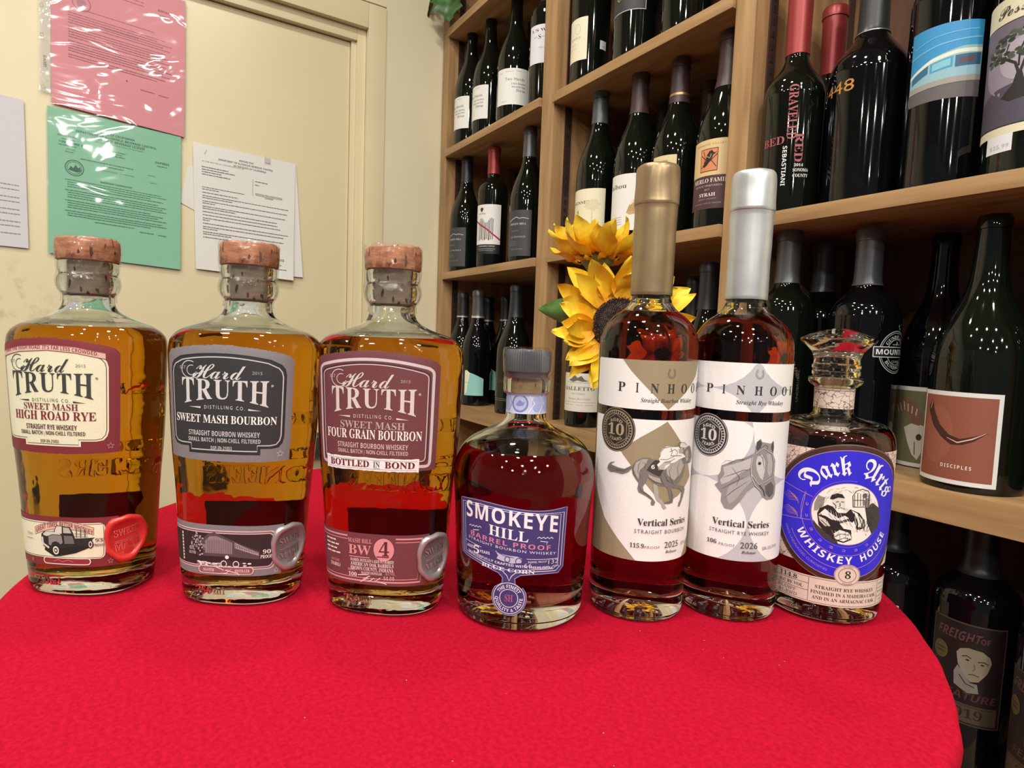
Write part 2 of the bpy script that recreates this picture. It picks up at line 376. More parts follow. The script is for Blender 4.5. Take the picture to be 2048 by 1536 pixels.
# recessed ceiling fittings
for x, y, p in LAMPS:
    o = empty('ceiling_downlight', (x, y, CEIL), 0, 'white recessed ceiling downlight above the tasting table', 'ceiling light', 'recessed downlights in the ceiling')
    vs, fs = lathe([(-0.003, 0.046), (-0.012, 0.052), (-0.012, 0.068), (0.0, 0.072)], 32); obj('trim_ring', mesh('trim_ring', vs, fs), o, M_ceil, 40)

# ------------------------------------------------------------------ wine rack
rack = empty('wine_rack', (-1.0, 0.85, FLZ), 0, 'oak wine rack with tall uprights and shelves full of dark bottles', 'shelving')
def rk(name, *a, mat=None, bev=0.0012, par=None):
    bm = bmesh.new(); box(bm, *a)
    if bev: bmesh.ops.bevel(bm, geom=bm.edges[:], offset=bev, segments=2, profile=0.7, affect='EDGES')
    bmesh.ops.recalc_face_normals(bm, faces=bm.faces[:])
    bmesh.ops.translate(bm, verts=bm.verts[:], vec=(1.0, -0.85, -FLZ))
    return obj(name, bm, par or rack, mat, 40)
YF, YB = 0.71, 0.975
RTOP = 1.38
UPR = [(-1.526, -1.490), (-1.046, -1.004), (-0.578, -0.545), (-0.098, -0.056)]
for i, (a, b) in enumerate(UPR):
    u = rk('upright', a, b, YF, YB, FLZ, RTOP, mat=M_oakz)
    # slotted steel standards let into the faces
    for side in ((1,) if i == 0 else (-1, 1)):
        xs = b if side == 1 else a
        for yy in (YF + 0.028, YB - 0.05):
            st = rk('shelf_standard', min(xs, xs + side * 0.0025), max(xs, xs + side * 0.0025), yy, yy + 0.016, -0.4, RTOP - 0.02, mat=M_steel, bev=0, par=rack)
            if side == 1 and yy < 0.8:
                bm = bmesh.new(); z = -0.38
                while z < 1.2:
                    box(bm, xs + 0.0022, xs + 0.0030, yy + 0.005, yy + 0.011, z, z + 0.009); z += 0.0165
                bmesh.ops.translate(bm, verts=bm.verts[:], vec=(1.0, -0.85, -FLZ))
                so = obj('slots', bm, st, M_dark); so['kind'] = 'stuff'
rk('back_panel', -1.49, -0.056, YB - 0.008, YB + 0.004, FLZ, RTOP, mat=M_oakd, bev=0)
BAYS = [(-1.489, -1.0475, [(0.9855, 0.020), (0.677, 0.018), (0.355, 0.018), (0.011, 0.034), (-0.277, 0.03)]),
        (-1.003, -0.579, [(0.9855, 0.020), (0.671, 0.018), (0.359, 0.018), (0.020, 0.034), (-0.277, 0.03)]),
        (-0.544, -0.099, [(0.9855, 0.020), (0.363, 0.018), (0.046, 0.033), (-0.277, 0.03)])]
for a, b, zs in BAYS:
    for z, t in zs: rk('shelf', a, b, YF - 0.006, YB - 0.009, z - t, z, mat=M_oakx)
rk('top_board', -1.535, -0.05, YF - 0.012, YB, RTOP, RTOP + 0.02, mat=M_oakx)
rk('plinth', -1.49, -0.1, YF + 0.02, YB - 0.02, FLZ, FLZ + 0.08, mat=M_oakx)

# ------------------------------------------------------------------ wine bottles
def wprof(kind, r, h):
    P = {'bur': [(0, 0.80), (0.001, 0.93), (0.006, 1.0), (0.06, 1.0), (0.115, 1.0), (0.128, 0.999), (0.15, 0.975), (0.172, 0.86), (0.192, 0.68), (0.210, 0.51), (0.228, 0.405), (0.25, 0.365), (0.284, 0.355)],
         'bor': [(0, 0.80), (0.001, 0.93), (0.006, 1.0), (0.06, 1.0), (0.175, 1.01), (0.190, 1.0), (0.203, 0.90), (0.213, 0.68), (0.222, 0.47), (0.232, 0.39), (0.25, 0.37), (0.284, 0.37)],
         'low': [(0, 0.80), (0.001, 0.93), (0.006, 1.0), (0.06, 1.0), (0.140, 1.01), (0.152, 1.0), (0.164, 0.92), (0.175, 0.74), (0.186, 0.53), (0.196, 0.41), (0.21, 0.375), (0.284, 0.37)],
         'big': [(0, 0.80), (0.001, 0.93), (0.006, 1.0), (0.06, 1.02), (0.165, 1.06), (0.180, 1.03), (0.193, 0.90), (0.204, 0.66), (0.214, 0.46), (0.226, 0.385), (0.25, 0.365), (0.284, 0.365)]}[kind]
    s = h / 0.30; neck = 0.0145
    rows = [(z * s, (f * r if z < 0.2 else f * r + (neck - 0.362 * r) * (z - 0.2) / 0.084)) for z, f in P]
    rows = smoothprof(rows, 4)
    n = rows[-1][1]
    rows += [(0.2845 * s, n + 0.0012), (0.2955 * s, n + 0.0012), (0.299 * s, n - 0.0004), (0.30 * s, n - 0.004)]
    return rows
def wine(name, label, c, z, kind='bur', r=0.041, h=0.30, cap=None, capz=0.235, group=None, body=None, cat='wine bottle', band=None, tilt=None):
    o = empty(name, (c[0], c[1], z + 0.0004), 0, label, cat, group, tilt)
    pr = wprof(kind, r, h); s = h / 0.30
    vs, fs = lathe([(0, 0)] + pr + [(pr[-1][0], 0)], 44)
    obj('glass_body', mesh('glass_body', vs, fs), o, body or M_wine, 40)
    if cap:
        cp = [(zz, rr + 0.0007) for zz, rr in pr if zz > capz * s]
        cp = [(capz * s, prof_r(pr, capz * s) + 0.0001), (capz * s, prof_r(pr, capz * s) + 0.0007)] + cp + [(0.3005 * s, cp[-1][1]), (0.301 * s, 0)]
        vs, fs = lathe(cp, 36); k = obj('capsule', mesh('capsule', vs, fs), o, cap, 35)
        if band:
            zb = capz * s + band[1]; rb = prof_r(pr, zb) + 0.0009
            vs, fs = lathe([(zb, rb - 0.0004), (zb, rb), (zb + band[2], rb), (zb + band[2], rb - 0.0004)], 36); obj('band', mesh('band', vs, fs), k, C(band[0]), 30)
    return o, pr
def wlabel(b, art, th0, z0, shelf, r, name='label'):
    o, pr = b
    return art.build(name, o, cylmap(pr, th0, z0 - shelf, r), off=0.0002, dz=0.00006, step=3.0, stepy=8)
Z1, Z2, Z3 = 0.677, 0.355, 0.011
# bay 1, upper shelf
def hands(nm, lab, c, th0, tagth=None):
    b = wine(nm, lab, c, Z1, 'bur', 0.041, 0.305, None, group='red wines with white shiraz labels')
    A = Art(); A.rect(-43, 43, -40, 40, '#e9e9e4', 1.5); A.up()
    A.text('Two Hands', 5, 13, 6.5, '#3a3a3c', 46, ls=1.1); A.text("Lily's Garden", 15, 4, 3.6, '#77777a', 34, 'N'); A.text('McLaren Vale', 15, -3, 3.6, '#77777a', 32, 'N'); A.text('Shiraz', 20, -12, 6, '#3a3a3c', 22)
    for i, (x, y, w) in enumerate(((-8, 33, 20), (14, 34, 12), (-30, 31, 9), (-20, -33, 17))): A.line([(x - w / 2 + k * w / 12, y + math.sin(k * 2.1 + i) * 1.3) for k in range(13)], 1.2, '#b9bab8')
    wlabel(b, A, th0, 0.757, Z1, 0.041)
    return b
hands('wine_bottle', 'leftmost dark wine bottle on the upper left shelf, white shiraz label half hidden', (-1.441, 0.752), -92)
hands('wine_bottle', 'second dark wine bottle on the upper left shelf, white shiraz label', (-1.352, 0.757), -92)
hands('wine_bottle', 'dark wine bottle third along the upper left shelf, full white shiraz label', (-1.238, 0.76), -38)
for c, th, tz, who in (((-1.40, 0.845), -45, 0.846, 'behind the leftmost pair, upper left shelf'), ((-1.30, 0.85), -75, 0.905, 'behind the third bottle, upper left shelf')):
    b = wine('wine_bottle', 'dark wine bottle with white shoulder tag ' + who, c, Z1, 'bur', 0.041, 0.30)
    A = Art(); A.rect(-15, 15, -12, 12, '#f0f0ee'); wlabel(b, A, th, 0.82, Z1, 0.041, 'shoulder_tag')
b = wine('wine_bottle', 'straight shouldered wine bottle with tall white winery label beside the oak upright', (-1.106, 0.757), Z1, 'bor', 0.037, 0.30, M_foil_b, 0.22)
A = Art(); A.rect(-36, 36, -39, 39, '#dedde6', 1); A.up(); A.text("L'S WINES", 3, 25, 6, '#2c2a30', 64, 'B'); A.text('S', -9, 10, 9, '#2c2a30', 6, 'B'); A.line([(-24, 14), (-14, 14)], .6, '#2c2a30'); A.line([(-4, 14), (6, 14)], .6, '#2c2a30'); A.text('Shiraz', -2, -9, 3, '#8a8890', 18, 'I')
wlabel(b, A, -45, 0.802, Z1, 0.037)
# bay 1, middle shelf
def trinity(lab, c, th0, hid):
    b = wine('wine_bottle', lab, c, Z2, 'bur', 0.041, 0.30, M_foil_s if not hid else M_foil_b, 0.235, 'red wines with charcoal hill labels')
    A = Art(); A.rect(-33, 33, -50, 50, '#3f4043', 1); A.up(); A.line([(-26, 26), (-16, 30), (-8, 33), (-2, 35), (4, 32), (14, 33), (27, 31)], 1.3, '#c9cac8'); A.text('TRINITY HILL', 0, 18, 4, '#c4c4c2', 44, 'B'); A.text('GIMBLETT', -6, 4, 2.6, '#8a8a8a', 22); A.text('LE GRAVAGE' if not hid else 'SYRAH', 2, -10, 3.6, '#b0b0ae', 38)
    for y in (-18, -22, -26): A.line([(-22, y), (-6 - y / 3, y)], .7, '#7c7c7c')
    A.text('NEW ZEALAND', 0, -36, 2.4, '#8a8a8a', 30); wlabel(b, A, th0, 0.418, Z2, 0.041)
trinity('leftmost bottle of the middle left shelf, charcoal label with white hill line', (-1.448, 0.752), -72, True)
trinity('sloping dark bottle with grey capsule and charcoal hill label, next to the oak upright', (-1.157, 0.757), -66, False)
b = wine('wine_bottle', 'wine bottle with red capsule and white label crossed by a red stripe', (-1.312, 0.755), Z2, 'bor', 0.037, 0.297, M_foil_r, 0.232)
A = Art(); A.rect(-36, 36, -60, 58, '#ecebe8', 1); A.up(); A.rect(-36, 36, -60, -37, '#1b1b1d'); A.up()
A.ell(-14, 47, 5, 4, '#4a3328'); A.ell(-14, 43, 2.5, 3, '#4a3328'); A.text("d'Arenberg", -14, 35, 3.2, '#3a3030', 22, 'B')
for k in range(12): A.line([(-22 + k * 3.4 + (k % 3 - 1) * 0.8, -28 + (k % 4)), (-21 + k * 3.4, 20 + 6 * math.sin(k * 0.8))], 1.5, '#232326')
A.up(); A.line([(-36, 21), (-20, 12), (0, 0), (18, -14), (36, -26)], 3.6, '#b02332'); A.up(); A.text("d'ARENBERG SHIRAZ", 0, -43, 3, '#dcdcda', 44); A.line([(-24, -48), (24, -48)], .8, '#c8c8c6'); A.line([(-20, -52), (20, -52)], .8, '#a8a8a6')
wlabel(b, A, -52, 0.448, Z2, 0.037)
wine('wine_bottle', 'plain dark bottle half hidden behind the grey capsuled bottle, middle left shelf', (-1.105, 0.852), Z2, 'bur', 0.040, 0.30, M_foil_b)
# bay 1, lower shelf
wine('wine_bottle', 'dark bottle with silver neck ring at the far left of the low left shelf', (-1.449, 0.752), Z3, 'bur', 0.038, 0.292, M_foil_b, 0.232, band=('#d9d7cfm', 0, 0.004))
b = wine('wine_bottle', 'dark bottle with silver neck ring and cream and aqua hillside label', (-1.364, 0.752), Z3, 'bur', 0.0385, 0.294, M_foil_s, 0.228, body=M_wine2, band=('#e6e4dcm', 0, 0.005))
def aqua(th0):
    A = Art(); A.poly([(-26, -27), (26, -27), (26, 16), (2, 27), (-26, 36)], '#97d0c8'); A.up(); A.poly([(-26, -27), (-18, -20), (-16, 0), (-12, 18), (-10, 30), (-19, 37), (-26, 36)], '#e9e6cf'); A.text('SYRAH', -18, 4, 3, '#8a8a70', 12); return A
wlabel(b, aqua(0), -38, 0.064, Z3, 0.0385)
wine('wine_bottle', 'small dark bottle peering between the two front bottles of the low left shelf', (-1.447, 0.83), Z3, 'bur', 0.035, 0.285, M_foil_b, 0.23, band=('#cfcdc6m', 0, 0.004))
b = wine('wine_bottle', 'dark bottle with aqua label standing behind the hillside label bottle', (-1.362, 0.835), Z3, 'bur', 0.036, 0.286, M_foil_b, 0.23, band=('#cfcdc6m', 0, 0.004))
A = aqua(0); A.up(); A.line([(0, 24), (2, 16), (-2, 10), (3, 4), (0, -2)], 2.2, '#3d4a48'); wlabel(b, A, -92, 0.075, Z3, 0.036)
b = wine('wine_bottle', 'stout dark bottle with red lettering on bare glass, low left shelf', (-1.19, 0.757), Z3, 'bur', 0.043, 0.298, M_foil_b, 0.225)
A = Art(); A.text('TENSLEY', 0, 4, 6, '#6d3b35', 52, 'B'); A.line([(-36, -34), (36, -34)], .8, '#8a8069'); A.line([(-36, -38), (36, -38)], .8, '#8a8069'); wlabel(b, A, -66, 0.080, Z3, 0.043, 'lettering')
wine('wine_bottle', 'dark bottle behind the stout bottle, right end of the low left shelf', (-1.105, 0.86), Z3, 'bur', 0.039, 0.29, M_foil_b, 0.23)
# bay 2, top shelf
Z4, Z5, Z6 = 0.671, 0.359, 0.020
b = wine('wine_bottle', 'dark bottle with cream label and small price sticker on the high middle shelf', (-0.957, 0.757), Z4, 'bor', 0.037, 0.30, M_foil_b, 0.22)
A = Art(); A.rect(-25, 25, -40, 38, '#e6dfc4', 1); A.up(); A.ring(4, 18, 6, 9, .8, '#b9b297'); A.text('Sinskey', -2, 0, 5, '#8f8a78', 28, 'I'); A.text('Syrah', -6, -10, 2.6, '#9a9583', 12, 'I'); A.line([(-18, -16), (2, -16)], .6, '#9a9583'); wlabel(b, A, -86, 0.757, Z4, 0.037)
A = Art(); A.rect(-7.5, 7.5, -8, 8, '#e8ecf0'); A.up(); A.text('18.99', 1, -4, 2.6, '#8f98a8', 9); wlabel(b, A, 3, 0.745, Z4, 0.037, 'price_sticker')
b = wine('wine_bottle', 'dark bottle with black label edged in white on the high middle shelf', (-0.828, 0.757), Z4, 'bor', 0.040, 0.30, M_foil_b, 0.22)
A = Art(); A.rect(-38, 38, -26, 60, '#d4d1c8'); A.up(); A.rect(-37, 37, -25, 59, '#2f2e2f'); A.up(); A.text('QRUSH', 0, -4, 6, '#b9a886', 34, 'B', rot=0); wlabel(b, A, -76, 0.777, Z4, 0.040)
wine('wine_bottle', 'plain dark bottle at the right of the high middle shelf', (-0.712, 0.757), Z4, 'bur', 0.040, 0.30, M_foil_b)
wine('wine_bottle', 'dark bottle pressed against the right upright of the high middle shelf', (-0.623, 0.80), Z4, 'bur', 0.039, 0.30, M_foil_b)
# bay 2, middle shelf
b = wine('wine_bottle', 'bottle with dark red capsule and white striped label, left end of the middle shelf', (-0.966, 0.80), Z5, 'bur', 0.0345, 0.292, M_foil_r, 0.222)
A = Art(); A.rect(-32, 32, -44, 36, '#e8e9ea', 1); A.up(); A.text('THREE', 3, 26, 5, '#7e92a6', 30); A.text('FAMILY', 3, 18, 5, '#7e92a6', 30); A.text('WINE', 3, 10, 5, '#7e92a6', 22); A.line([(-14, -2), (20, 4)], .8, '#b05560')
for k in range(6): A.line([(-6 + k * 3.4, -38), (-2 + k * 3.4, -12 + k * 1.5)], 1.2, '#7a2a35')
wlabel(b, A, -105, 0.452, Z5, 0.0345)
b = wine('wine_bottle', 'sloping bottle with steel capsule and cream label printed with a faint tree', (-0.911, 0.7525), Z5, 'bur', 0.040, 0.30, M_foil_g, 0.235, band=('#2b3032', 0.045, 0.002))
A = Art(); A.rect(-40, 40, -38, 42, '#e9e2c4', 1); A.up(); A.text('SKINNER', -10, 15, 5.4, '#55503f', 42, 'B')
A.line([(16, -22), (16, -2), (15, 6)], 1.6, '#cfc6a4')
for k in range(26): A.ell(16 + 14 * math.cos(k * 2.4) * (k / 26) ** .5, 12 + 10 * math.sin(k * 2.4) * (k / 26) ** .5, 3.2, 2.2, '#dcd3b2', 10)
A.line([(-4, -27), (34, -25)], .6, '#cfc6a4'); wlabel(b, A, -73, 0.426, Z5, 0.040)
b = wine('wine_bottle', 'dark bottle with white label reading hibou above a small owl', (-0.810, 0.757), Z5, 'bur', 0.0405, 0.30, M_foil_p, 0.225)
A = Art(); A.rect(-37, 37, -48, 48, '#e9e8e2', 1); A.up(); A.text('hibou', -14, 24, 8, '#5c5c58', 38, 'B')
A.poly([(6, -18), (10, -8), (18, -1), (28, 2), (33, -4), (30, -14), (22, -20), (12, -22)], '#c4a56a'); A.poly([(12, -2), (18, 4), (30, 5), (34, -1), (26, 1), (18, 0)], '#e2cfa0'); A.up()
for k in range(6): A.line([(12 + k * 3, -4 - k), (10 + k * 3, -16)], .8, '#8b6d3a')
for y in (-26, -30, -34, -38): A.line([(-30, y), (-2, y + 1)], .7, '#9d9c94')
wlabel(b, A, -72, 0.427, Z5, 0.0405)
b = wine('wine_bottle', 'dark bottle with plum capsule and gold neck ring behind the bronze capped bottle', (-0.725, 0.765), Z5, 'bur', 0.041, 0.292, M_foil_p, 0.225, band=('#c9a46am', 0.012, 0.0035))
A = Art(); A.rect(-22, 22, -50, 20, '#ddcc9c', 1); A.up(); A.text('ESTATE', -4, 8, 4, '#8a6f3d', 26, 'B'); wlabel(b, A, -76, 0.468, Z5, 0.041)
b = wine('wine_bottle', 'dark bottle with tan and plum label showing a blackbird on a branch', (-0.622, 0.757), Z5, 'bur', 0.041, 0.292, M_foil_p, 0.215)
A = Art(); A.rect(-36, 36, -48, 52, '#dcc08c', 1); A.up(); A.rect(-36, 36, -48, 0, '#4a2b35'); A.up(); A.text('PARADISE VALLEY', 0, 44, 2.2, '#a08a62', 50, ls=1.3)
A.rect(-14, 14, 6, 39, '#3a1c16'); A.up(); A.rect(-13, 13, 7, 38, '#d98a5c'); A.up()
A.line([(-12, 12), (-6, 18), (2, 20), (13, 30)], 1.3, '#3a1a14'); A.line([(-12, 30), (-5, 24), (4, 22), (12, 12)], 1.1, '#3a1a14'); A.line([(-9, 36), (-6, 28), (-7, 18)], .9, '#3a1a14'); A.line([(4, 36), (6, 30), (12, 33)], .8, '#3a1a14')
A.poly([(-7, 12), (-2, 15), (4, 22), (7, 29), (11, 31), (7, 33), (5, 36), (1, 35), (-3, 30), (-5, 22), (-9, 15)], '#2a120f'); A.up(); A.line([(-3, 28), (2, 25), (4, 31)], .7, '#e8d7c0')
A.text('MERLO FAMILY', 4, -10, 6, '#e6d9d2', 62, 'B'); A.text('ESTATE VINEYARDS', 0, -16, 2.6, '#cbb8b4', 44); A.text('2017', 0, -21.5, 2.6, '#cbb8b4', 8); A.text('SYRAH', 0, -30, 5, '#efe6df', 26, 'B'); A.text('TRINITY COUNTY', 0, -35, 2.2, '#b39a9a', 30); A.text('ALCOHOL 14.5% BY VOLUME', 0, -41, 2, '#b39a9a', 44)
wlabel(b, A, -81, 0.4345, Z5, 0.041)
wine('wine_bottle', 'small dark bottle behind the blackbird label bottle', (-0.735, 0.85), Z5, 'bur', 0.036, 0.28, M_foil_p, 0.225, band=('#6d5a50m', 0, 0.002))
wine('wine_bottle', 'unlit bottle in the shade behind the hibou bottle', (-0.850, 0.86), Z5, 'bur', 0.036, 0.28, M_foil_b)
# bay 2, lower shelf
def balletto(lab, c, r, th0, vis):
    b = wine('wine_bottle', lab, c, Z6, 'bur', r, 0.295, M_foil_p, 0.23, 'pale label wines on the low middle shelf')
    A = Art(); A.rect(-44, 44, -38, 36, '#e4e1d6', 1); A.up()
    A.poly([(-20, 22), (-12, 26), (-6, 33), (0, 27), (8, 31), (14, 24), (22, 21), (10, 20), (0, 22), (-8, 19)], '#6f6a62'); A.line([(-24, 18), (26, 18)], .6, '#6f6a62')
    A.text('BALLETTO', 2, 3, 7, '#5a564e', 66, 'B'); A.text('2021 SYRAH', 2, -5, 3, '#8f8a80', 26); A.text('Russian River Valley', 4, -15, 3.4, '#77736a', 46, 'I'); A.line([(-34, -20), (38, -20)], .7, '#9a958a'); A.text('Estate Grown   Sonoma   California', 2, -26, 2.2, '#9a958a', 62)
    wlabel(b, A, th0, 0.088, Z6, r)
balletto('bottle with wide pale label under the lowest sunflower petal', (-0.919, 0.749), 0.036, -60, 1)
balletto('bottle with pale label between the oak upright and the wide pale label bottle', (-0.967, 0.812), 0.034, -88, 0)
wine('wine_bottle', 'tallest of the dark bottles between the bronze and silver capsules', (-0.648, 0.772), Z6, 'bur', 0.040, 0.296, M_foil_b, 0.225)
wine('wine_bottle', 'middle dark bottle between the bronze and silver capsules, behind its neighbour', (-0.728, 0.832), Z6, 'bur', 0.038, 0.285, M_foil_b, 0.225)
wine('wine_bottle', 'farthest dark bottle seen between the bronze and silver capsules', (-0.806, 0.872), Z6, 'bur', 0.038, 0.278, M_foil_b, 0.225)
# bay 3, upper shelf
Z7, Z8, Z9 = 0.363, 0.046, -0.277
b = wine('wine_bottle', 'slim dark bottle with dusky red capsule and crossed red lettering', (-0.503, 0.7455), Z7, 'low', 0.0375, 0.305, M_foil_r, 0.203)
A = Art()
A.text('GRAVELED', -5, 0, 11, '#a8525a', 68, 'B', rot=-math.pi / 2); A.build('lettering', b[0], cylmap(b[1], -58, 0.487 - Z7, 0.0375), off=0.0002, step=3)
A = Art(); A.text('BED', 0, 0, 10, '#a8525a', 30, 'B'); wlabel(b, A, -92, 0.448, Z7, 0.0375, 'lettering')
A = Art(); A.text('RED', -5, 0, 10, '#a8525a', 36, 'B', rot=-math.pi / 2); wlabel(b, A, -42, 0.442, Z7, 0.0375, 'lettering')
A = Art(); A.text('SEBASTIANI', -6, 0, 5, '#d8d8da', 50, 'N', rot=-math.pi / 2); A.text('2014', 14, -1.5, 3.4, '#e4e4e4', 11, 'B'); A.text('SONOMA', 17, -8, 4, '#e4e4e4', 19, 'B'); A.text('COUNTY', 17, -15, 4, '#e4e4e4', 19, 'B'); wlabel(b, A, -62, 0.420, Z7, 0.0375, 'lettering')
wine('wine_bottle', 'bottle with dusky red capsule hiding behind the slim red lettered bottle', (-0.505, 0.828), Z7, 'low', 0.0375, 0.295, M_foil_r, 0.206)
b = wine('wine_bottle', 'large broad shouldered bottle with gold number 448', (-0.421, 0.772), Z7, 'low', 0.0445, 0.320, M_foil_b, 0.196, body=M_wine2, band=('#9a9a98m', -0.001, 0.0012))
A = Art(); A.text('1448', 0, 0, 14, '#b9823f', 50, 'I', rot=.0); wlabel(b, A, -113, 0.496, Z7, 0.045, 'lettering')
b = wine('wine_bottle', 'wine bottle with bright blue beach house label', (-0.333, 0.770), Z7, 'bor', 0.0400, 0.330, M_foil_b, 0.21, body=M_wine2)
A = Art(); A.rect(-35, 35, -39, 39, '#5f5a5c'); A.up(); A.rect(-35, 35, -20, 39, '#2f8fc9'); A.up(); A.poly([(-35, -8), (-10, 6), (16, 13), (35, 14), (35, -20), (-35, -20)], '#8db9c4'); A.up()
A.poly([(-35, -6), (-12, 5), (12, 10), (35, 11), (35, 7), (12, 6), (-12, 1), (-35, -10)], '#dbe3d8'); A.poly([(-32, -16), (-14, -9), (-14, 0), (-32, -8)], '#2d6a8f'); A.poly([(-12, -10), (8, -7), (8, 4), (-12, 0)], '#3f9ac0'); A.poly([(10, -8), (34, -6), (34, 6), (10, 4)], '#2a5f86'); A.up()
A.poly([(-10, -8), (6, -5), (6, 2), (-10, -1)], '#7fc0d4'); A.poly([(14, -5), (28, -3), (28, 3), (14, 1)], '#5b4654'); A.poly([(-35, -20), (35, -16), (35, -22), (-35, -26)], '#9c9690'); A.line([(-30, 22), (-10, 27), (30, 30)], 1.2, '#5fb0dc'); A.line([(-34, 12), (-6, 18), (34, 22)], 1.6, '#66b4da')
wlabel(b, A, -74, 0.496, Z7, 0.040)
b = wine('wine_bottle', 'bottle with cream framed label of a bonsai-like tree at the right edge', (-0.246, 0.765), Z7, 'bor', 0.045, 0.330, M_foil_b, 0.21)
A = Art(); A.rect(-54, 54, -66, 66, '#dcd7bb'); A.up(); A.rect(-50, 50, -58, 42, '#141216'); A.up(); A.rect(-49, 49, -57, 41, '#6c6474'); A.up(); A.ell(-2, 0, 34, 30, '#8f8798'); A.poly([(-49, -57), (49, -57), (49, -24), (20, -16), (-20, -20), (-49, -30)], '#4b4658'); A.up(); A.ell(4, 4, 22, 20, '#a9a2b0'); A.up()
A.text('Pessimist', 8, 48, 11, '#3a3832', 66, 'S')
A.poly([(-14, -30), (-4, -20), (-1, -8), (3, -8), (6, -20), (18, -28), (8, -34), (-6, -35)], '#1e1c1e'); A.line([(1, -12), (-3, 0), (-14, 8), (-26, 10)], 2.6, '#1e1c1e'); A.line([(1, -12), (5, 2), (14, 12), (26, 14)], 2.6, '#1e1c1e'); A.line([(0, -4), (0, 10), (4, 20)], 1.8, '#1e1c1e'); A.line([(-8, 4), (-12, 14), (-10, 20)], 1.4, '#1e1c1e'); A.line([(9, 6), (20, 4), (30, 0)], 1.4, '#1e1c1e'); A.up()
for k in range(70):
    a_ = k * 2.399; q = (k / 70) ** .5; x_ = 1 + 36 * q * math.cos(a_); y_ = 15 + 14 * q * math.sin(a_) + 4 * math.cos(x_ / 14)
    if k > 12: A.ell(x_, y_, 3.4, 1.9, ('#2f3a2e', '#475343', '#232a26')[k % 3], 8)
wlabel(b, A, -97, 0.468, Z7, 0.045)
A = Art(); A.rect(-13, 13, -8.5, 8.5, '#dfe0e6'); A.up(); A.text('$25.99', 1, -5, 4, '#a9adba', 19); wlabel(b, A, -113, 0.394, Z7, 0.045, 'price_sticker')
# bay 3, lower shelf
b = wine('wine_bottle', 'dark bottle with faint gold lettering behind the silver capped bottle', (-0.503, 0.757), Z8, 'bor', 0.038, 0.300, M_foil_s, 0.228)
A = Art(); A.text('RED BLEND', 0, 0, 4, '#6b5f44', 40, rot=-1.2); A.text('UNOBRUSIVE', 11, -28, 3.4, '#4f4a40', 42, rot=math.pi / 2); wlabel(b, A, -36, 0.165, Z8, 0.038, 'lettering')
wine('wine_bottle', 'dark bottle in the shade behind the faint gold lettered bottle', (-0.503, 0.842), Z8, 'bor', 0.038, 0.292, M_foil_s, 0.228)
b = wine('wine_bottle', 'dark bottle with round white mountain emblem behind the glass stoppered bottle', (-0.405, 0.775), Z8, 'bor', 0.040, 0.291, M_foil_s, 0.228, body=M_wine2, band=('#5f615f', 0, 0.0015))
A = Art()
for rr, w in ((24, .9), (22, .5), (14.5, .7)): A.ring(0, 0, rr, rr * 1.05, w, '#b9bbb9')
A.arc('GUNDLACH', 0, 0, 16, 150, 30, 4, '#c4c6c4', 'B'); A.arc('BUNDSCHU', 0, 0, 20.5, 215, 325, 4, '#c4c6c4', 'B', inward=True); A.up(); A.rect(-31, 31, -6.5, 6.5, '#c4c6c4', 1); A.up(); A.rect(-30, 30, -5.5, 5.5, '#0c0d10', 1); A.up(); A.text('MOUNTAIN', 0, -3, 6, '#e4e5e3', 55, 'N'); A.text('CUVEE', 0, -13, 3, '#b9bbb9', 14); A.line([(0, 8), (0, 13)], 1, '#b9bbb9'); A.line([(-7, 9), (7, 9)], .8, '#b9bbb9')
wlabel(b, A, -2, 0.186, Z8, 0.040, 'emblem')
b = wine('wine_bottle', 'dark bottle with olive green label of a ram skull', (-0.352, 0.848), Z8, 'bur', 0.041, 0.288, None, body=M_wine2)
A = Art(); A.rect(-30, 30, -49, 49, '#dcdcd6'); A.up(); A.rect(-26, 26, -44, 44, '#6c6c4c'); A.up(); A.poly([(-6, -2), (6, 6), (16, 2), (20, -12), (16, -30), (12, -40), (6, -34), (0, -20)], '#c9c4b4'); A.poly([(-24, 26), (-10, 36), (6, 30), (14, 14), (12, 2), (2, 4), (0, 14), (-8, 20), (-20, 16)], '#7d5a44'); A.up()
for k in range(6): A.line([(-20 + k * 5.6, 30 - abs(k - 2) * 2.4), (-16 + k * 4.6, 20 - abs(k - 2) * 2)], 1.3, '#c7b8a2')
A.ell(12, -12, 3, 4, '#37302a'); A.line([(8, -18), (9, -34)], 1, '#4a4238'); wlabel(b, A, -99, 0.096, Z8, 0.041)
b = wine('wine_bottle', 'big burgundy shaped bottle with terracotta label reading disciples', (-0.272, 0.758), Z8, 'bur', 0.0455, 0.286, None, body=M_wine, )
A = Art(); A.rect(-41, 41, -47.5, 47.5, '#d9dbd8'); A.up(); A.rect(-37, 37, -43, 43, '#8a4f3c'); A.up(); A.ell(-16, 2, 18, 30, '#915643'); A.up()
A.poly([(-24, 38), (-20, 26), (-12, 12), (-2, 3), (8, 0), (20, 4), (31, 9), (20, -1), (10, -6), (0, -7), (-10, 0), (-20, 10), (-28, 24), (-29, 30)], '#3f1f17'); A.up(); A.line([(-4, 0), (6, -4), (18, 1), (29, 8)], 1.3, '#e2b9a0', taper=True); A.line([(-24, 36), (-26, 28)], 1, '#b98a78'); A.text('DISCIPLES', 6, -31, 3.6, '#e8dccf', 27, 'N', ls=1.4)
wlabel(b, A, -95, 0.1005, Z8, 0.0455)
wine('wine_bottle', 'dark bottle cut by the right edge above the lowest shelf', (-0.172, 0.79), Z8, 'bor', 0.040, 0.305, M_foil_b, 0.228)
wine('wine_bottle', 'unlit dark bottle between the ram skull bottle and the right edge', (-0.245, 0.875), Z8, 'bur', 0.038, 0.28, M_foil_b)
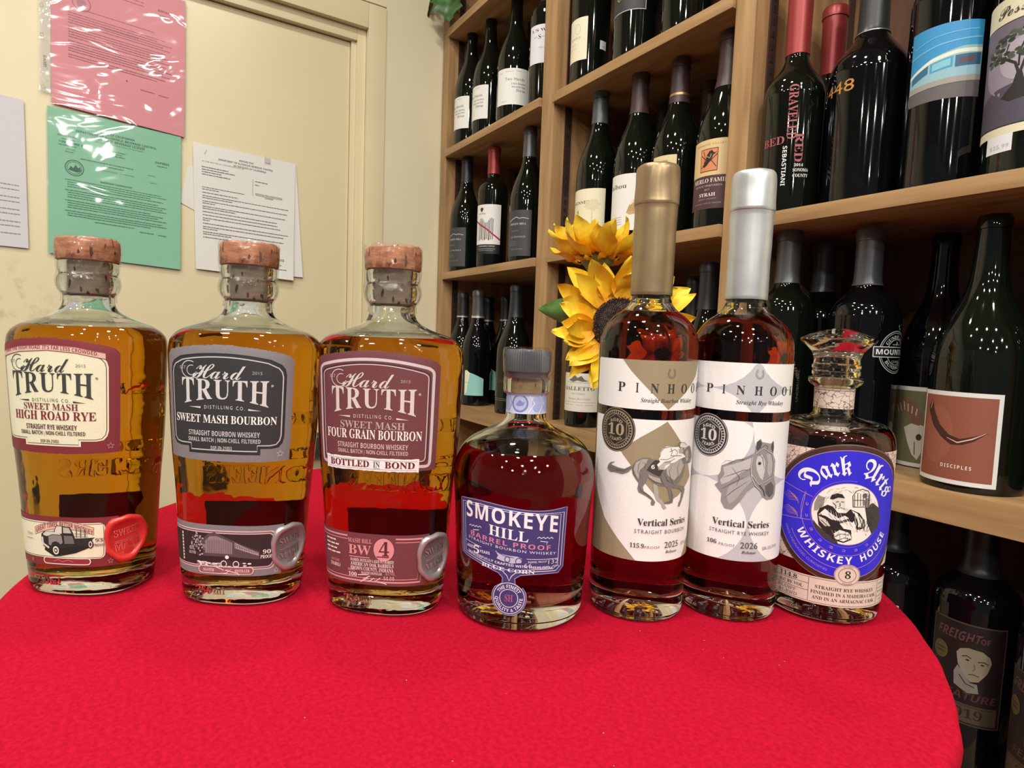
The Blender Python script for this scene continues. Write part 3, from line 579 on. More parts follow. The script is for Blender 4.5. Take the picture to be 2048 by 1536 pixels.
# bay 3, lowest shelf
def freight(lab, c, th0, z0, yr):
    b = wine('wine_bottle', lab, c, Z9, 'bor', 0.041, 0.30, M_foil_b, 0.22, group='film poster label wines on the lowest shelf', body=M_wine2)
    A = Art(); A.rect(-36, 36, -56, 56, '#4a3a2c', 1); A.up(); A.rect(-34.5, 34.5, -54.5, 54.5, '#1c0d10', 1); A.up(); A.rect(-32, 32, -53, -33, '#4d4030', 1); A.up(); A.text('2019', 2, -48, 10, '#2a1a14', 34, 'B'); A.line([(-30, -35), (30, -35)], .6, '#2a1a14')
    A.text('FREIGHT', -9, 36, 10, '#5d3a36', 40, 'N', slant=.2); A.text('OF', 16, 37, 6, '#5d3a36', 8, 'N'); A.up()
    A.poly([(-8, 22), (-4, 32), (8, 36), (20, 30), (23, 18), (20, 6), (13, -5), (6, -7), (-1, 0), (-6, 10)], '#8d8370'); A.up()
    A.poly([(-9, 20), (-6, 32), (4, 38), (18, 36), (25, 27), (24, 14), (21, 24), (14, 29), (2, 30), (-5, 27)], '#20110f'); A.line([(-3, 19), (1, 21), (5, 19)], 1.1, '#30241e'); A.line([(11, 17), (16, 18), (20, 16)], 1.1, '#30241e'); A.ell(2, 16.5, 1.8, 1, '#30241e', 8); A.ell(15, 14.5, 1.8, 1, '#30241e', 8); A.line([(8, 14), (9, 8), (7, 6)], .8, '#5e5446'); A.line([(4, 1), (8, 2), (13, 1)], 1, '#4a2f2a')
    A.poly([(-6, 8), (-9, 0), (-8, -14), (4, -20), (14, -18), (12, -8), (6, -8), (0, 0)], '#7f7a72'); A.up(); A.line([(-4, -2), (2, -10), (10, -12)], 1.2, '#3a3430'); A.text('FEATURE', 4, -28, 8, '#50302e', 50, 'N', slant=.2)
    A.ell(-24, 18, 8, 10, '#5a4d2e', 14); A.up(); A.line([(-29, 20), (-19, 20)], 1, '#261a12'); A.line([(-29, 16), (-19, 16)], 1, '#261a12')
    wlabel(b, A, th0, z0, Z9, 0.041)
freight('dark bottle with film poster label and year 2019 low beside the red table edge', (-0.271, 0.802), -78, -0.160, 1)
freight('dark bottle with film poster label cut by the lower right corner', (-0.178, 0.765), -106, -0.176, 0)
b = wine('wine_bottle', 'glossy black bottle on the lowest shelf just behind the red table edge', (-0.362, 0.80), Z9, 'bor', 0.041, 0.30, M_foil_b, 0.22, body=M_wine2)
A = Art(); A.rect(-22, 22, -40, 40, '#e4e2da', 1); wlabel(b, A, -80, -0.155, Z9, 0.041)
wine('wine_bottle', 'unlit bottle farther left on the lowest shelf behind the whiskey row', (-0.455, 0.80), Z9, 'bor', 0.040, 0.30, M_foil_b, 0.22)

# ------------------------------------------------------------------ table
tab = empty('cocktail_table', (-0.468, 0.264, FLZ), 0, 'round cocktail table standing under the red cloth', 'table')
for nm, pr, mt in (('tabletop', [(1.048, 0), (1.048, 0.315), (1.053, 0.32), (1.063, 0.32), (1.0675, 0.316), (1.0675, 0)], M_oakd), ('pole', [(0.03, 0), (0.03, 0.03), (1.048, 0.03), (1.048, 0)], M_foil_s), ('foot', [(0.0, 0), (0, 0.24), (0.012, 0.24), (0.03, 0.05), (0.032, 0)], M_foil_s)):
    vs, fs = lathe(pr, 48); obj(nm, mesh(nm, vs, fs), tab, mt, 40)
EDGE = [(-172, .361), (-136, .340), (-98, .346), (-60, .362), (-20, .366), (11.7, .3620), (17.2, .3561), (24.3, .3497), (32.2, .3425), (43.8, .335), (80, .336), (130, .345), (188, .361)]
def edge_r(a):
    a = (a + 172) % 360 - 172
    for (a0, r0), (a1, r1) in zip(EDGE, EDGE[1:]):
        if a0 <= a <= a1:
            t = (a - a0) / (a1 - a0); t = t * t * (3 - 2 * t) * .5 + t * .5; return r0 + (r1 - r0) * t
    return .35
vs = []; fs = []; NA = 200
rad = [0.0, .2, .4, .6, .75, .86, .93, .97]
rows = [(f, 0.0) for f in rad[1:]] + [(1 - .010, -0.0004), (1 - .004, -0.0018), (1.0, -0.006), (1.0, -.012), (.992, -.03), (.93, -.10), (.80, -.25), (.66, -.45), (.60, -.62), (.63, -.8), (.70, -.95), (.745, -1.062)]
vs.append((0, 0, 0))
for f, z in rows:
    for k in range(NA):
        a = 360 * k / NA; rr = edge_r(a) * f
        if z < -.05: rr *= 1 + .012 * math.sin(R(a) * 4) * min(1, -z * 2)
        vs.append((rr * math.cos(R(a)), rr * math.sin(R(a)), z))
for k in range(NA): fs.append((0, 1 + k, 1 + (k + 1) % NA))
for i in range(len(rows) - 1):
    for k in range(NA): a, b = 1 + i * NA, 1 + (i + 1) * NA; k2 = (k + 1) % NA; fs.append((a + k, b + k, b + k2, a + k2))
cl = obj('tablecloth', mesh('tablecloth', vs, fs), None, M_cloth, 60); cl.location = (-0.4677, 0.2637, 0)
tag(cl, 'bright red stretch cloth covering the round cocktail table', 'tablecloth')
lint = Art(); rnd = random.Random(3)
for k in range(16):
    x, y = rnd.uniform(-330, -180), rnd.uniform(60, 330); lint.line([(x, y), (x + rnd.uniform(-.9, .9), y + rnd.uniform(-.9, .9))], .5, '#c9a0a0')
lo = lint.build('lint', None, lambda x, y, o: Vector((x, y, 0.0003)), step=None); tag(lo, 'tiny pale lint flecks on the red cloth', 'lint', kind='stuff')

# ------------------------------------------------------------------ papers on the door
def sheet(name, label, corners, x, col, art=None, film=None, warp=0.0, cat='paper', ph=0.0, group=None, curl=0):
    """corners: four (y, z) in order top-left, top-right, bottom-right, bottom-left, hung on the door"""
    (ay, az), (by, bz), (cy_, cz), (dy, dz_) = corners
    W_ = 0.5 * (math.hypot(by - ay, bz - az) + math.hypot(cy_ - dy, cz - dz_)); H_ = 0.5 * (math.hypot(dy - ay, dz_ - az) + math.hypot(cy_ - by, cz - bz))
    mid = ((ay + by + cy_ + dy) / 4, (az + bz + cz + dz_) / 4)
    def pos(u, v, o):
        s, t = u / W_ + .5, .5 - v / H_
        y = (ay * (1 - s) + by * s) * (1 - t) + (dy * (1 - s) + cy_ * s) * t; z = (az * (1 - s) + bz * s) * (1 - t) + (dz_ * (1 - s) + cz * s) * t
        b = warp * (math.sin(s * 5 + ph) * math.sin(t * 4 + ph * 2) + .5 * math.sin(t * 9 + s * 3)) + curl * max(0, t - .55) ** 2 * (0.3 + s) * 4 + warp * 1.6
        return Vector((x + o + b, y, z)) - Vector((x, mid[0], mid[1]))
    root = empty(name, (x, mid[0], mid[1]), 0, label, cat, group)
    def grid(nm, u0, u1, v0, v1, o, mt, n=14, thick=0.0):
        vs = []; fs = []
        for j in range(n + 1):
            for i in range(n + 1): vs.append(pos(u0 + (u1 - u0) * i / n, v0 + (v1 - v0) * j / n, o))
        m = n + 1
        for j in range(n):
            for i in range(n): fs.append((j * m + i, j * m + i + 1, (j + 1) * m + i + 1, (j + 1) * m + i))
        if thick:
            k = len(vs); vs += [v - Vector((thick, 0, 0)) for v in vs]; fs += [tuple(q + k for q in f[::-1]) for f in fs]
            rim = [i for i in range(m)] + [j * m + n for j in range(1, m)] + [n * m + i for i in range(n - 1, -1, -1)] + [j * m for j in range(n - 1, 0, -1)]
            for a, b in zip(rim, rim[1:] + rim[:1]): fs.append((a, a + k, b + k, b))
        return obj(nm, mesh(nm, vs, fs), root, mt, 60)
    p = grid('page', -W_ / 2, W_ / 2, -H_ / 2, H_ / 2, 0.0, C(col), thick=0.0004)
    if art: art.build('printing', root, pos, off=0.00025, dz=0.0001, step=18, stepy=18)
    return root, grid, W_, H_
def words(A, x0, x1, y, h, c, rnd_, gap=.9):
    x = x0
    while x < x1:
        w = rnd_.uniform(2.5, 9.5); w = min(w, x1 - x); A.line([(x, y), (x + w, y)], h, c); x += w + gap
rnd = random.Random(11)
# green licence
GI = '#47806c'
A = Art(); D = '#2f5f50'
A.text('STATE OF CALIFORNIA', 0, 113, 4.2, D, 62, 'N'); A.text('DEPARTMENT OF ALCOHOLIC BEVERAGE CONTROL', 0, 106, 4.2, D, 142, 'N'); A.text('ALCOHOLIC BEVERAGE LICENSE', 4, 99, 4.6, D, 90, 'N'); A.text('OFF-SALE BEER AND WINE RETAIL ESTABLISHMENT', 4, 94, 2.4, GI, 86)
A.text('VALID FROM', -86, 92, 3.4, D, 32, 'N'); words(A, -95, -73, 87, 1.6, GI, rnd); A.text('TYPE NUMBER  DUP', -76, 79, 3.6, D, 48, 'N'); words(A, -100, -70, 75, 1.6, GI, rnd); A.text('AREA CODE', -80, 67, 2.4, GI, 16); words(A, -89, -75, 63, 1.5, GI, rnd)
words(A, -31, 15, 82, 1.6, GI, rnd); words(A, -31, 9, 77.5, 1.6, GI, rnd); words(A, -31, 13, 73, 1.6, GI, rnd)
A.text('EXPIRES', 82, 77, 4, D, 26, 'N'); words(A, 72, 92, 72, 1.7, GI, rnd); words(A, -64, 28, 54, 1.6, GI, rnd); words(A, -24, 12, 48, 1.6, GI, rnd); A.text('CONDITIONS   STATEWIDE', 0, 38, 2.4, GI, 60); A.text('RENEWAL', 62, 47, 2.4, GI, 14); A.text('CAPACITY', 66, 32, 2.4, GI, 14)
A.ring(-74, 33, 15.5, 15.5, 1.2, '#386e5c'); A.ring(-74, 33, 12, 12, .8, '#386e5c')
for k in range(40): A.line([(-74 + 13.8 * math.cos(k * .157), 33 + 13.8 * math.sin(k * .157)), (-74 + 15 * math.cos(k * .157), 33 + 15 * math.sin(k * .157))], .6, '#386e5c')
A.poly([(-84, 28), (-80, 36), (-76, 32), (-72, 40), (-68, 34), (-64, 37), (-63, 28), (-70, 25)], '#386e5c')
A.text('IMPORTANT INFORMATION', -2, 13, 3, D, 56, 'N')
for i in range(15):
    y = 8 - i * 4.6 - (i // 4) * 2.4
    words(A, -86 if i % 4 else -90, (82, 90, 60, 84, 74, 90)[i % 6], y, 1.35, GI, rnd)
words(A, 40, 66, -76, 1.4, GI, rnd); words(A, 74, 90, -77, 1.4, GI, rnd); words(A, -40, 30, -70, 1.3, GI, rnd)
g, grid, W_, H_ = sheet('framed_licence', 'mint green alcohol licence in clear plastic sleeve taped to the door', [(-0.141, .617), (.094, .603), (.091, .313), (-.144, .326)], -1.5545, '#8fccac', A, warp=.0006, cat='licence')
grid('sleeve', -W_ / 2 - .002, W_ / 2 + .002, -H_ / 2 - .003, H_ / 2 + .002, .0016, M_sleeve, 20)
# pink licence above
PI_ = '#b0727c'; A = Art()
for i in range(3): words(A, -60, 40, 118 - i * 7, 1.6, PI_, rnd)
A.ring(-68, 70, 15, 15, 1.6, '#a46e77'); A.ell(-68, 70, 8, 8, '#bb858d')
words(A, -86, 60, 58, 1.5, PI_, rnd); A.text('IMPORTANT INFORMATION', 0, 34, 3.2, '#8e545f', 60, 'N'); A.text('EXPIRES', 78, 104, 4, '#8e545f', 24, 'N'); words(A, 66, 88, 97, 1.5, PI_, rnd)
for i in range(17):
    y = 46 - i * 4.9 - (i // 5) * 3
    words(A, -90, (80, 64, 92, 76, 88)[i % 5], y, 1.5, PI_, rnd)
words(A, 34, 60, -68, 1.5, PI_, rnd); words(A, 68, 86, -69, 1.5, PI_, rnd); A.ell(10, -58, 1.6, 1.6, '#8e545f', 10)
g, grid, W_, H_ = sheet('licence_page', 'pink licence page in a wrinkled clear sleeve with punched edge', [(-.130, .905), (.104, .893), (.100, .604), (-.134, .6245)], -1.5545, '#e3949f', A, warp=.0008, cat='licence', ph=1.0)
grid('sleeve', -W_ / 2 - .002, W_ / 2 + .002, -H_ / 2 - .003, H_ / 2 + .002, .0018, M_sleeve, 20)
st = grid('punched_edge', -W_ / 2 - .019, -W_ / 2 - .001, -H_ / 2 + .018, H_ / 2, .001, M_strip, 8); st['label'] = 'clear binder edge of the sleeve'
A = Art()
for z_ in (-.105, -.005, .05): A.ring((-W_ / 2 - .010) * 1000, z_ * 1000, 3, 3, .9, '#a9a08a')
A.text('STAPLES', (-W_ / 2 - .0085) * 1000, -.055 * 1000, 4.6, '#55554f', 22, 'N', rot=-math.pi / 2)
# reuse the sheet's own placement for the small marks
def edgepos(u, v, o): return Vector((0.0016 + o, 0, 0)) + Vector((0, -.0045 + u, v))
A.build('edge_marks', g, edgepos, off=0.0008, step=None)
# white documents
A = Art(); K = '#6f6f70'; K2 = '#4a4a4b'
A.text('BEFORE THE', 0, 118, 3.6, K2, 30, 'N'); A.text('DEPARTMENT OF ALCOHOLIC BEVERAGE CONTROL', 0, 111, 3.8, K2, 116, 'N'); A.text('OF THE STATE OF CALIFORNIA', 8, 104, 3.6, K2, 70, 'N')
A.text('IN THE MATTER OF THE APPLICATION OF', -48, 101, 3, K, 86)
for i, w in enumerate((54, 68, 40, 58)): words(A, -92, -92 + w, 90 - i * 5.4, 2.0, K, rnd)
A.line([(14, 84), (14, 46)], .7, K)
words(A, 19, 46, 80, 2.0, K, rnd); words(A, 19, 28, 72, 2.0, K, rnd); A.text('PETITION FOR CONDITIONAL', 50, 50, 3.2, K2, 60, 'N'); A.text('LICENSE', 50, 44, 3.2, K2, 18, 'N'); A.line([(20, 48.6), (80, 48.6)], .7, K2)
y = 50
for ln in (88, 34, 0, 74, 0, 186, 62, 0, 184, 26, 0, 180, 68, 0, 160, 0, 162, 0, 168, 14, 0, 186, 0, 176, 30, 0, 176, 60, 0, 150):
    y -= 4.6 if ln else 2.6
    if ln: words(A, -92, -92 + ln, y, 1.7, K, rnd)
A.text('RECEIVED', 72, -98, 5, '#777777', 28, 'N'); words(A, 58, 80, -108, 1.8, K, rnd); words(A, 50, 92, -118, 1.5, K, rnd); A.line([(-86, 118), (-82, 128)], .9, '#9a9a9a')
p, _, _, _ = sheet('paper_under', 'white paper sticking out askew at the left under the typed petition', [(.108, .545), (.20, .55), (.18, .42), (.092, .462)], -1.5585, '#dedcd6', None, warp=.0002)
p.name = 'loose_paper'
p, _, _, _ = sheet('typed_page', 'second typed page showing right of and below the petition', [(.135, .588), (.340, .583), (.358, .318), (.150, .318)], -1.5575, '#e2e1dc', None, warp=.0004, curl=.002)
p, gr, W_, H_ = sheet('typed_petition', 'typed white petition pages taped to the door right of the green licence', [(.117, .598), (.338, .589), (.334, .308), (.122, .318)], -1.5555, '#dfdfdb', A, warp=.0009, curl=.006, ph=.4)
bm = bmesh.new(); box(bm, 0.0, .0003, -.006, .007, -.012, .004); tp = obj('tape', bm, p, M_strip); tp.location = (.0042, .045, H_ / 2 - .002)
A = Art()
for i in range(9): words(A, 18 + (i % 3) * 12, 100, -24 - i * 12 + (i % 2) * 3, 2, '#8b8b8d', rnd)
sheet('notice_paper', 'plain white notice cut by the left edge, faint typed lines', [(-.40, .634), (-.178, .619), (-.176, .331), (-.40, .336)], -1.556, '#cfcdd2', A, warp=.0006, ph=2)
# ------------------------------------------------------------------ whiskey bottles: shared tools
def shell(outer, inner, n=96):
    """glass wall: outer rows up, inner rows down (both (z, r))"""
    return lathe([(0.0, 0)] + outer + inner[::-1] + [(inner[0][0], 0)], n)
def tube(name, prof, parent, mt, n=64, ang=40, closed=False):
    vs, fs = lathe(prof, n); return obj(name, mesh(name, vs, fs), parent, mt, ang)
# --- flask bottles with oval section
HT = [(0.0008, .0362, .72), (.0022, .0384, .72), (.006, .0394, .72), (.020, .0404, .72), (.040, .0418, .72), (.060, .0430, .72), (.080, .0444, .72), (.100, .0462, .72), (.120, .0475, .72), (.140, .0483, .72),
      (.160, .0491, .72), (.170, .0493, .72), (.177, .0484, .72), (.182, .0452, .73), (.1855, .0395, .76), (.188, .0320, .82), (.1905, .0250, .92), (.1945, .0182, 1.0), (.199, .0156, 1.0), (.2045, .0150, 1.0), (.2065, .0158, 1.0), (.2095, .0178, 1.0),
      (.2130, .0186, 1.0), (.2165, .0184, 1.0), (.2190, .0174, 1.0), (.2205, .0170, 1.0), (.2225, .0177, 1.0), (.2275, .0178, 1.0), (.2285, .0172, 1.0)]
HTS = smoothprof(HT, 3)
def ht_row(z):
    if z <= HTS[0][0]: return HTS[0][1:]
    for p, q in zip(HTS, HTS[1:]):
        if p[0] <= z <= q[0]:
            t = (z - p[0]) / (q[0] - p[0]); return p[1] + (q[1] - p[1]) * t, p[2] + (q[2] - p[2]) * t
    return HTS[-1][1:]
def ht_exp(z):
    t = min(1, max(0, (z - .178) / .018)); return 2.5 - .5 * t
def sup(phi, a, k, n):
    """phi 0 = front normal (+X), growing to the right (+Y)"""
    s, c = math.sin(phi), math.cos(phi)
    return Vector((k * a * math.copysign(abs(c) ** (2 / n), c), a * math.copysign(abs(s) ** (2 / n), s)))
# arc length table on the reference section
REF = []; L_ = 0; pv = None
for i in range(1441):
    ph = -math.pi + i * math.pi / 720; p = sup(ph, .0480, .72, 2.5)
    if pv is not None: L_ += (p - pv).length
    REF.append((L_, ph)); pv = p
HALF = REF[720][0]; REF = [(l - HALF, ph) for l, ph in REF]
def ht_phi(u):
    lo, hi = 0, len(REF) - 1
    while hi - lo > 1:
        m = (lo + hi) // 2
        if REF[m][0] <= u: lo = m
        else: hi = m
    (l0, p0), (l1, p1) = REF[lo], REF[hi]; return p0 + (p1 - p0) * (u - l0) / ((l1 - l0) or 1)
def ht_point(phi, z, o):
    a, k = ht_row(z); n = ht_exp(z); p = sup(phi, a, k, n); q = sup(phi + .02, a, k, n) - sup(phi - .02, a, k, n)
    nn = Vector((q.y, -q.x)); nn.normalize(); return Vector((p.x + nn.x * o, p.y + nn.y * o, z))
def htmap(z0): return lambda x, y, o: ht_point(ht_phi(x), z0 + y, o)
def ht_mesh(rows, n=112, cap0=True, cap1=False):
    vs = []; fs = []
    for a, k, e, z in rows:
        for i in range(n):
            p = sup(2 * math.pi * i / n, a, k, e); vs.append((p.x, p.y, z))
    for r_ in range(len(rows) - 1):
        for i in range(n): j = (i + 1) % n; fs.append((r_ * n + i, r_ * n + j, (r_ + 1) * n + j, (r_ + 1) * n + i))
    if cap0: vs.append((0, 0, rows[0][3])); c = len(vs) - 1; fs += [(c, (i + 1) % n, i) for i in range(n)]
    if cap1: vs.append((0, 0, rows[-1][3])); c = len(vs) - 1; b = (len(rows) - 1) * n; fs += [(c, b + i, b + (i + 1) % n) for i in range(n)]
    return vs, fs
def ht_glass():
    out = [(a, k, ht_exp(z), z) for z, a, k in HTS]
    inn = []
    zz = [.0135, .0140, .0155, .019, .03, .05, .07, .09, .11, .13, .15, .165, .172, .177, .181, .1835, .1855, .187, .190, .194, .199, .2045, .21, .2285]
    for i, z in enumerate(zz):
        a, k = ht_row(z); th = .0028 if z < .185 else .0032
        if z > .2: a = min(a, .0156); th = .0032
        a2 = a - th; k2 = (k * a - th) / a2
        if i == 0: a2 *= .80
        elif i == 1: a2 *= .90
        elif i == 2: a2 *= .97
        inn.append((a2, k2, ht_exp(z), z))
    return out, inn
_out, _inn = ht_glass()
vs, fs = ht_mesh(_out + _inn[::-1], cap0=True, cap1=True); ME_htglass = mesh('glass_body', vs, fs)
LV = .1835
def ht_rad(c):
    a, k = ht_row(c.z); p = sup(math.atan2(c.y / a, c.x / (a * k)), a, k, ht_exp(c.z)); d_ = Vector((c.x, c.y)).normalized() if (c.x or c.y) else Vector((1, 0))
    # distance to the outer wall along this heading, from the superellipse itself
    n_ = ht_exp(c.z); return 1 / ((abs(d_.x) / (a * k)) ** n_ + (abs(d_.y) / a) ** n_) ** (1 / n_)
ME_htglass.materials.append(M_glassw); ME_htglass.materials.append(M_wet); wetted(ME_htglass, ht_rad, .0135, LV)
liq = [(a + .0003, k, e, z) for a, k, e, z in _inn if z < LV]; a_, k_ = ht_row(LV); liq[0] = (liq[0][0], liq[0][1], liq[0][2], liq[0][3] - .0003)
liq.append((a_ - .0025, (k_ * a_ - .0025) / (a_ - .0025), ht_exp(LV), LV)); liq.append((a_ - .0036, (k_ * a_ - .0036) / (a_ - .0036), ht_exp(LV), LV - .0003))
vs, fs = ht_mesh(liq, cap1=True); ME_htliq0 = mesh('whiskey', vs, fs); liquid_top(ME_htliq0, LV)
def wob(vs, amp, f, seed=0):
    return [tuple(Vector(v) + Vector((v[0], v[1], 0)).normalized() * amp * noise.noise(Vector(v) * f + Vector((seed, seed, 0)))) if (v[0] or v[1]) else v for v in vs]
def seal(parent, red):
    """wax seal: wavy rim, sunk face with raised lettering; local frame x right, y up, z out"""
    sx = Art(); n = 40
    rows = [(0, .0), (.0166, .0006), (.0166, .0016), (.0158, .0030), (.0142, .0034), (.0126, .0026), (.0118, .0013), (.0, .0014)]
    vs = []; fs = []
    def place(x, y, h):
        p = ht_point(ht_phi(.0485 + x), .0405 + y, h); return p
    rings = []
    for rr, h in rows:
        if rr == 0: rings.append([len(vs)]); vs.append(place(0, 0, h)); continue
        rings.append(list(range(len(vs), len(vs) + n)))
        for k in range(n):
            a = 2 * math.pi * k / n; w = 1 + (.055 * math.sin(3 * a + .6) + .03 * math.sin(5 * a + 2) + .02 * math.sin(9 * a)) * (1 if rr > .015 else .45)
            vs.append(place(rr * w * math.cos(a) * .92, rr * w * math.sin(a), h))
    for A_, B_ in zip(rings, rings[1:]):
        for k in range(n):
            k2 = (k + 1) % n
            if len(A_) == 1: fs.append((A_[0], B_[k2], B_[k]))
            elif len(B_) == 1: fs.append((A_[k], A_[k2], B_[0]))
            else: fs.append((A_[k], A_[k2], B_[k2], B_[k]))
    bm = bmesh.new(); bv = [bm.verts.new(v) for v in vs]
    for f in fs: bm.faces.new([bv[i] for i in f])
    bmesh.ops.recalc_face_normals(bm, faces=bm.faces[:])
    mt = M_redwax if red else M_silvwax
    o = obj('wax_seal', bm, parent, mt, 60); o['label'] = 'red wax seal' if red else 'silver wax seal'
    t = Art(); c = '#e9c4c0g' if red else '#3a3436g'
    for dz_ in range(2):
        t.text('SWEET', .3, 2.6, 4.6, c if dz_ == 0 else mt, 17, 'B', rot=.18); t.text('MASH', .8, -7.4, 4.8, c if dz_ == 0 else mt, 17, 'B', rot=.18); t.line([(-8, -2.2), (8, .8)], .7, c if dz_ == 0 else mt); t.line([(-8, -3.4), (8, -.4)], .5, c if dz_ == 0 else mt); t.z += 6
    t.v = [((x - .35, y + .35, z) if z >= 5.5 else (x, y, z)) for x, y, z in t.v]
    t.build('seal_lettering', o, lambda x, y, h: place(x, y, h + .0014), off=.00012, dz=.00007, step=3)
def ht_logo(A, ink, ink2, y0=0):
    A.text('Hard', -3.5, 15.2 + y0, 10.5, ink, 33, 'S', slant=.12)
    A.line([(-22 + 6 * math.cos(t * .35), 20.5 + y0 + 5.5 * math.sin(t * .35)) for t in range(3, 18)], .55, ink); A.line([(-20.5 + 3.4 * math.cos(t * .4), 20 + y0 + 3.2 * math.sin(t * .4)) for t in range(3, 16)], .45, ink)
    wp = lambda a, b: (a * (1 + .0 * b), b * (1 + .42 * (a / 28) ** 2) - 4.6 * (a / 28) ** 2)
    A.text('TRUTH', 0, 2.4 + y0, 12.4, ink, 56, 'B', ls=1.12, warp=wp); A.up()
    A.text('TRUTH', -.2, 3.0 + y0, 11.2, ink2, 54.6, '', ls=1.22, warp=wp) if False else None
    A.text('DISTILLING CO.', 1, -4.2 + y0, 2.3, ink, 26, ls=1.5, warp=lambda a, b: (a, b - 1.2 * (a / 28) ** 2))
    A.poly([(-23, -3.6 + y0), (-14.5, -3.1 + y0), (-14.5, -4.3 + y0)], ink); A.poly([(24, -4.6 + y0), (16, -3.3 + y0), (16, -4.5 + y0)], ink)
    A.text('EST', -27, 20.5 + y0, 2, ink2, 4.6); A.text('2015', 21, 19 + y0, 2, ink2, 6); A.ell(30, 12 + y0, .8, .8, ink2, 10)
def panel(x0, x1, yt, yb, arch, r, notch=0, nx=20):
    """arched-top panel with rounded corners and a dropped foot"""
    P = []
    n = 24
    for k in range(n + 1):
        t = -1 + 2 * k / n; P.append((x0 + (x1 - x0) * (k / n), yt - arch * t * t))
    # soften the top corners
    P = [(x0, yt - arch - r)] + [(x0 + r * .12, yt - arch - r * .5), (x0 + r * .42, yt - arch - r * .12)] + [p for p in P if x0 + r < p[0] < x1 - r] + [(x1 - r * .42, yt - arch - r * .12), (x1 - r * .12, yt - arch - r * .5), (x1, yt - arch - r)]
    P += [(x1, yb + r), (x1 - r * .12, yb + r * .5), (x1 - r * .42, yb + r * .12), (x1 - r, yb)]
    if notch: P += [(nx, yb), (nx, yb - notch), (-nx, yb - notch), (-nx, yb)]
    P += [(x0 + r, yb), (x0 + r * .42, yb + r * .12), (x0 + r * .12, yb + r * .5)]
    return P
def deckle(x0, x1, yt, yb, arch, amp=.35):
    rn = random.Random(5); P = []
    for k in range(71):
        t = -1 + 2 * k / 70; e = 3.5 * max(0, abs(t) - .93) / .07
        P.append((x0 + (x1 - x0) * k / 70, yt - arch * t * t - e * .8 + rn.uniform(-amp, amp) * (abs(t) < .93)))
    for k in range(61): t = 1 - 2 * k / 60; P.append((x0 + (x1 - x0) * (t + 1) / 2, yb - 1.2 + 1.2 * t * t + rn.uniform(-amp, amp) * .5))
    return P
def flask(name, label, loc, yaw, arts, amber, red, tilt=None):
    o = empty(name, loc, yaw, label, 'bottle', None, tilt)
    obj('glass_body', ME_htglass, o, None, 60); obj('whiskey', ME_htliq0.copy(), o, amber, 50)
    # cork stopper: head above the lip, plug inside the neck
    vs, fs = lathe([(.2288, 0), (.2288, .0178), (.2294, .0186), (.236, .0190), (.2425, .0189), (.2440, .0176), (.2443, .012), (.2440, 0)], 72)
    vs = [Vector(v) + Vector((0, 0, (.0007 * noise.noise(Vector(v) * 260 + Vector((loc[0] * 90, 0, 0))) + .0006 * v[1] / .019) if v[2] > .24 else 0)) for v in wob(vs, .00035, 300, loc[0] * 50)]
    ck = obj('cork', mesh('cork', vs, fs), o, M_cork, 50)
    tube('plug', [(.2072, 0), (.2072, .0118), (.2080, .0123), (.2288, .0123)], ck, M_corkg)
    # clear shrink band
    pf = [(.2010, .0166), (.2055, .0163), (.2085, .0180), (.213, .0194), (.2175, .0192), (.2205, .0184), (.2235, .0187), (.2290, .0193), (.236, .0197), (.2430, .0197), (.2452, .0186)]
    vs, fs = lathe(smoothprof(pf, 3), 72); obj('shrink_band', mesh('shrink_band', wob(vs, .0007, 130, loc[1] * 77), fs), o, M_film, 60)
    A, B_, extra = arts
    A.build('label', o, htmap(.1385), off=.00018, dz=.00006, step=2.5, stepy=6)
    B_.build('lower_label', o, htmap(.0390), off=.00018, dz=.00006, step=2.5, stepy=6)
    seal(o, red)
    # back label seen through the whiskey
    K_ = Art(); K_.rect(-34, 34, -14, 16, '#4a1d22'); K_.up(); K_.build('back_label', o, lambda x, y, h: ht_point(math.pi + ht_phi(x), .046 + y, h), off=.0002, step=3)
    # raised lettering moulded in the back and the side, and the volume mark
    def emb(t, u, z, h, w, side, nm='embossed_lettering'):
        vs2, fs2 = text_mesh(t, 'B', 1.05); x0 = min(v[0] for v in vs2); x1 = max(v[0] for v in vs2); s_ = h / .69; sx = w / (x1 - x0)
        bm = bmesh.new(); bv = [bm.verts.new(((x - (x0 + x1) / 2) * sx * 1000, y * s_ * 1000, 0)) for x, y in vs2]
        for f in fs2:
            try: bm.faces.new([bv[i] for i in f])
            except ValueError: pass
        r_ = bmesh.ops.extrude_face_region(bm, geom=bm.faces[:])
        for g_ in r_['geom']:
            if isinstance(g_, bmesh.types.BMVert): g_.co.z = 1
        for v in bm.verts:
            p = ht_point(side + ht_phi(u + v.co.x * .001), z + v.co.y * .001, -.0003 + v.co.z * .0011); v.co = p
        bmesh.ops.recalc_face_normals(bm, faces=bm.faces[:]); return obj(nm, bm, o, M_glass)
    emb('PIONEERS', 0, .0755, .013, .066, math.pi); emb('DISTILLERS', 0, .0935, .008, .062, math.pi)
    emb('THE', -.02, .118, .010, .026, math.pi); emb('MAKERS', .012, .135, .009, .044, math.pi)
    emb('750ml', -.012, .0085, .0052, .024, 0, 'volume_mark')
    return o
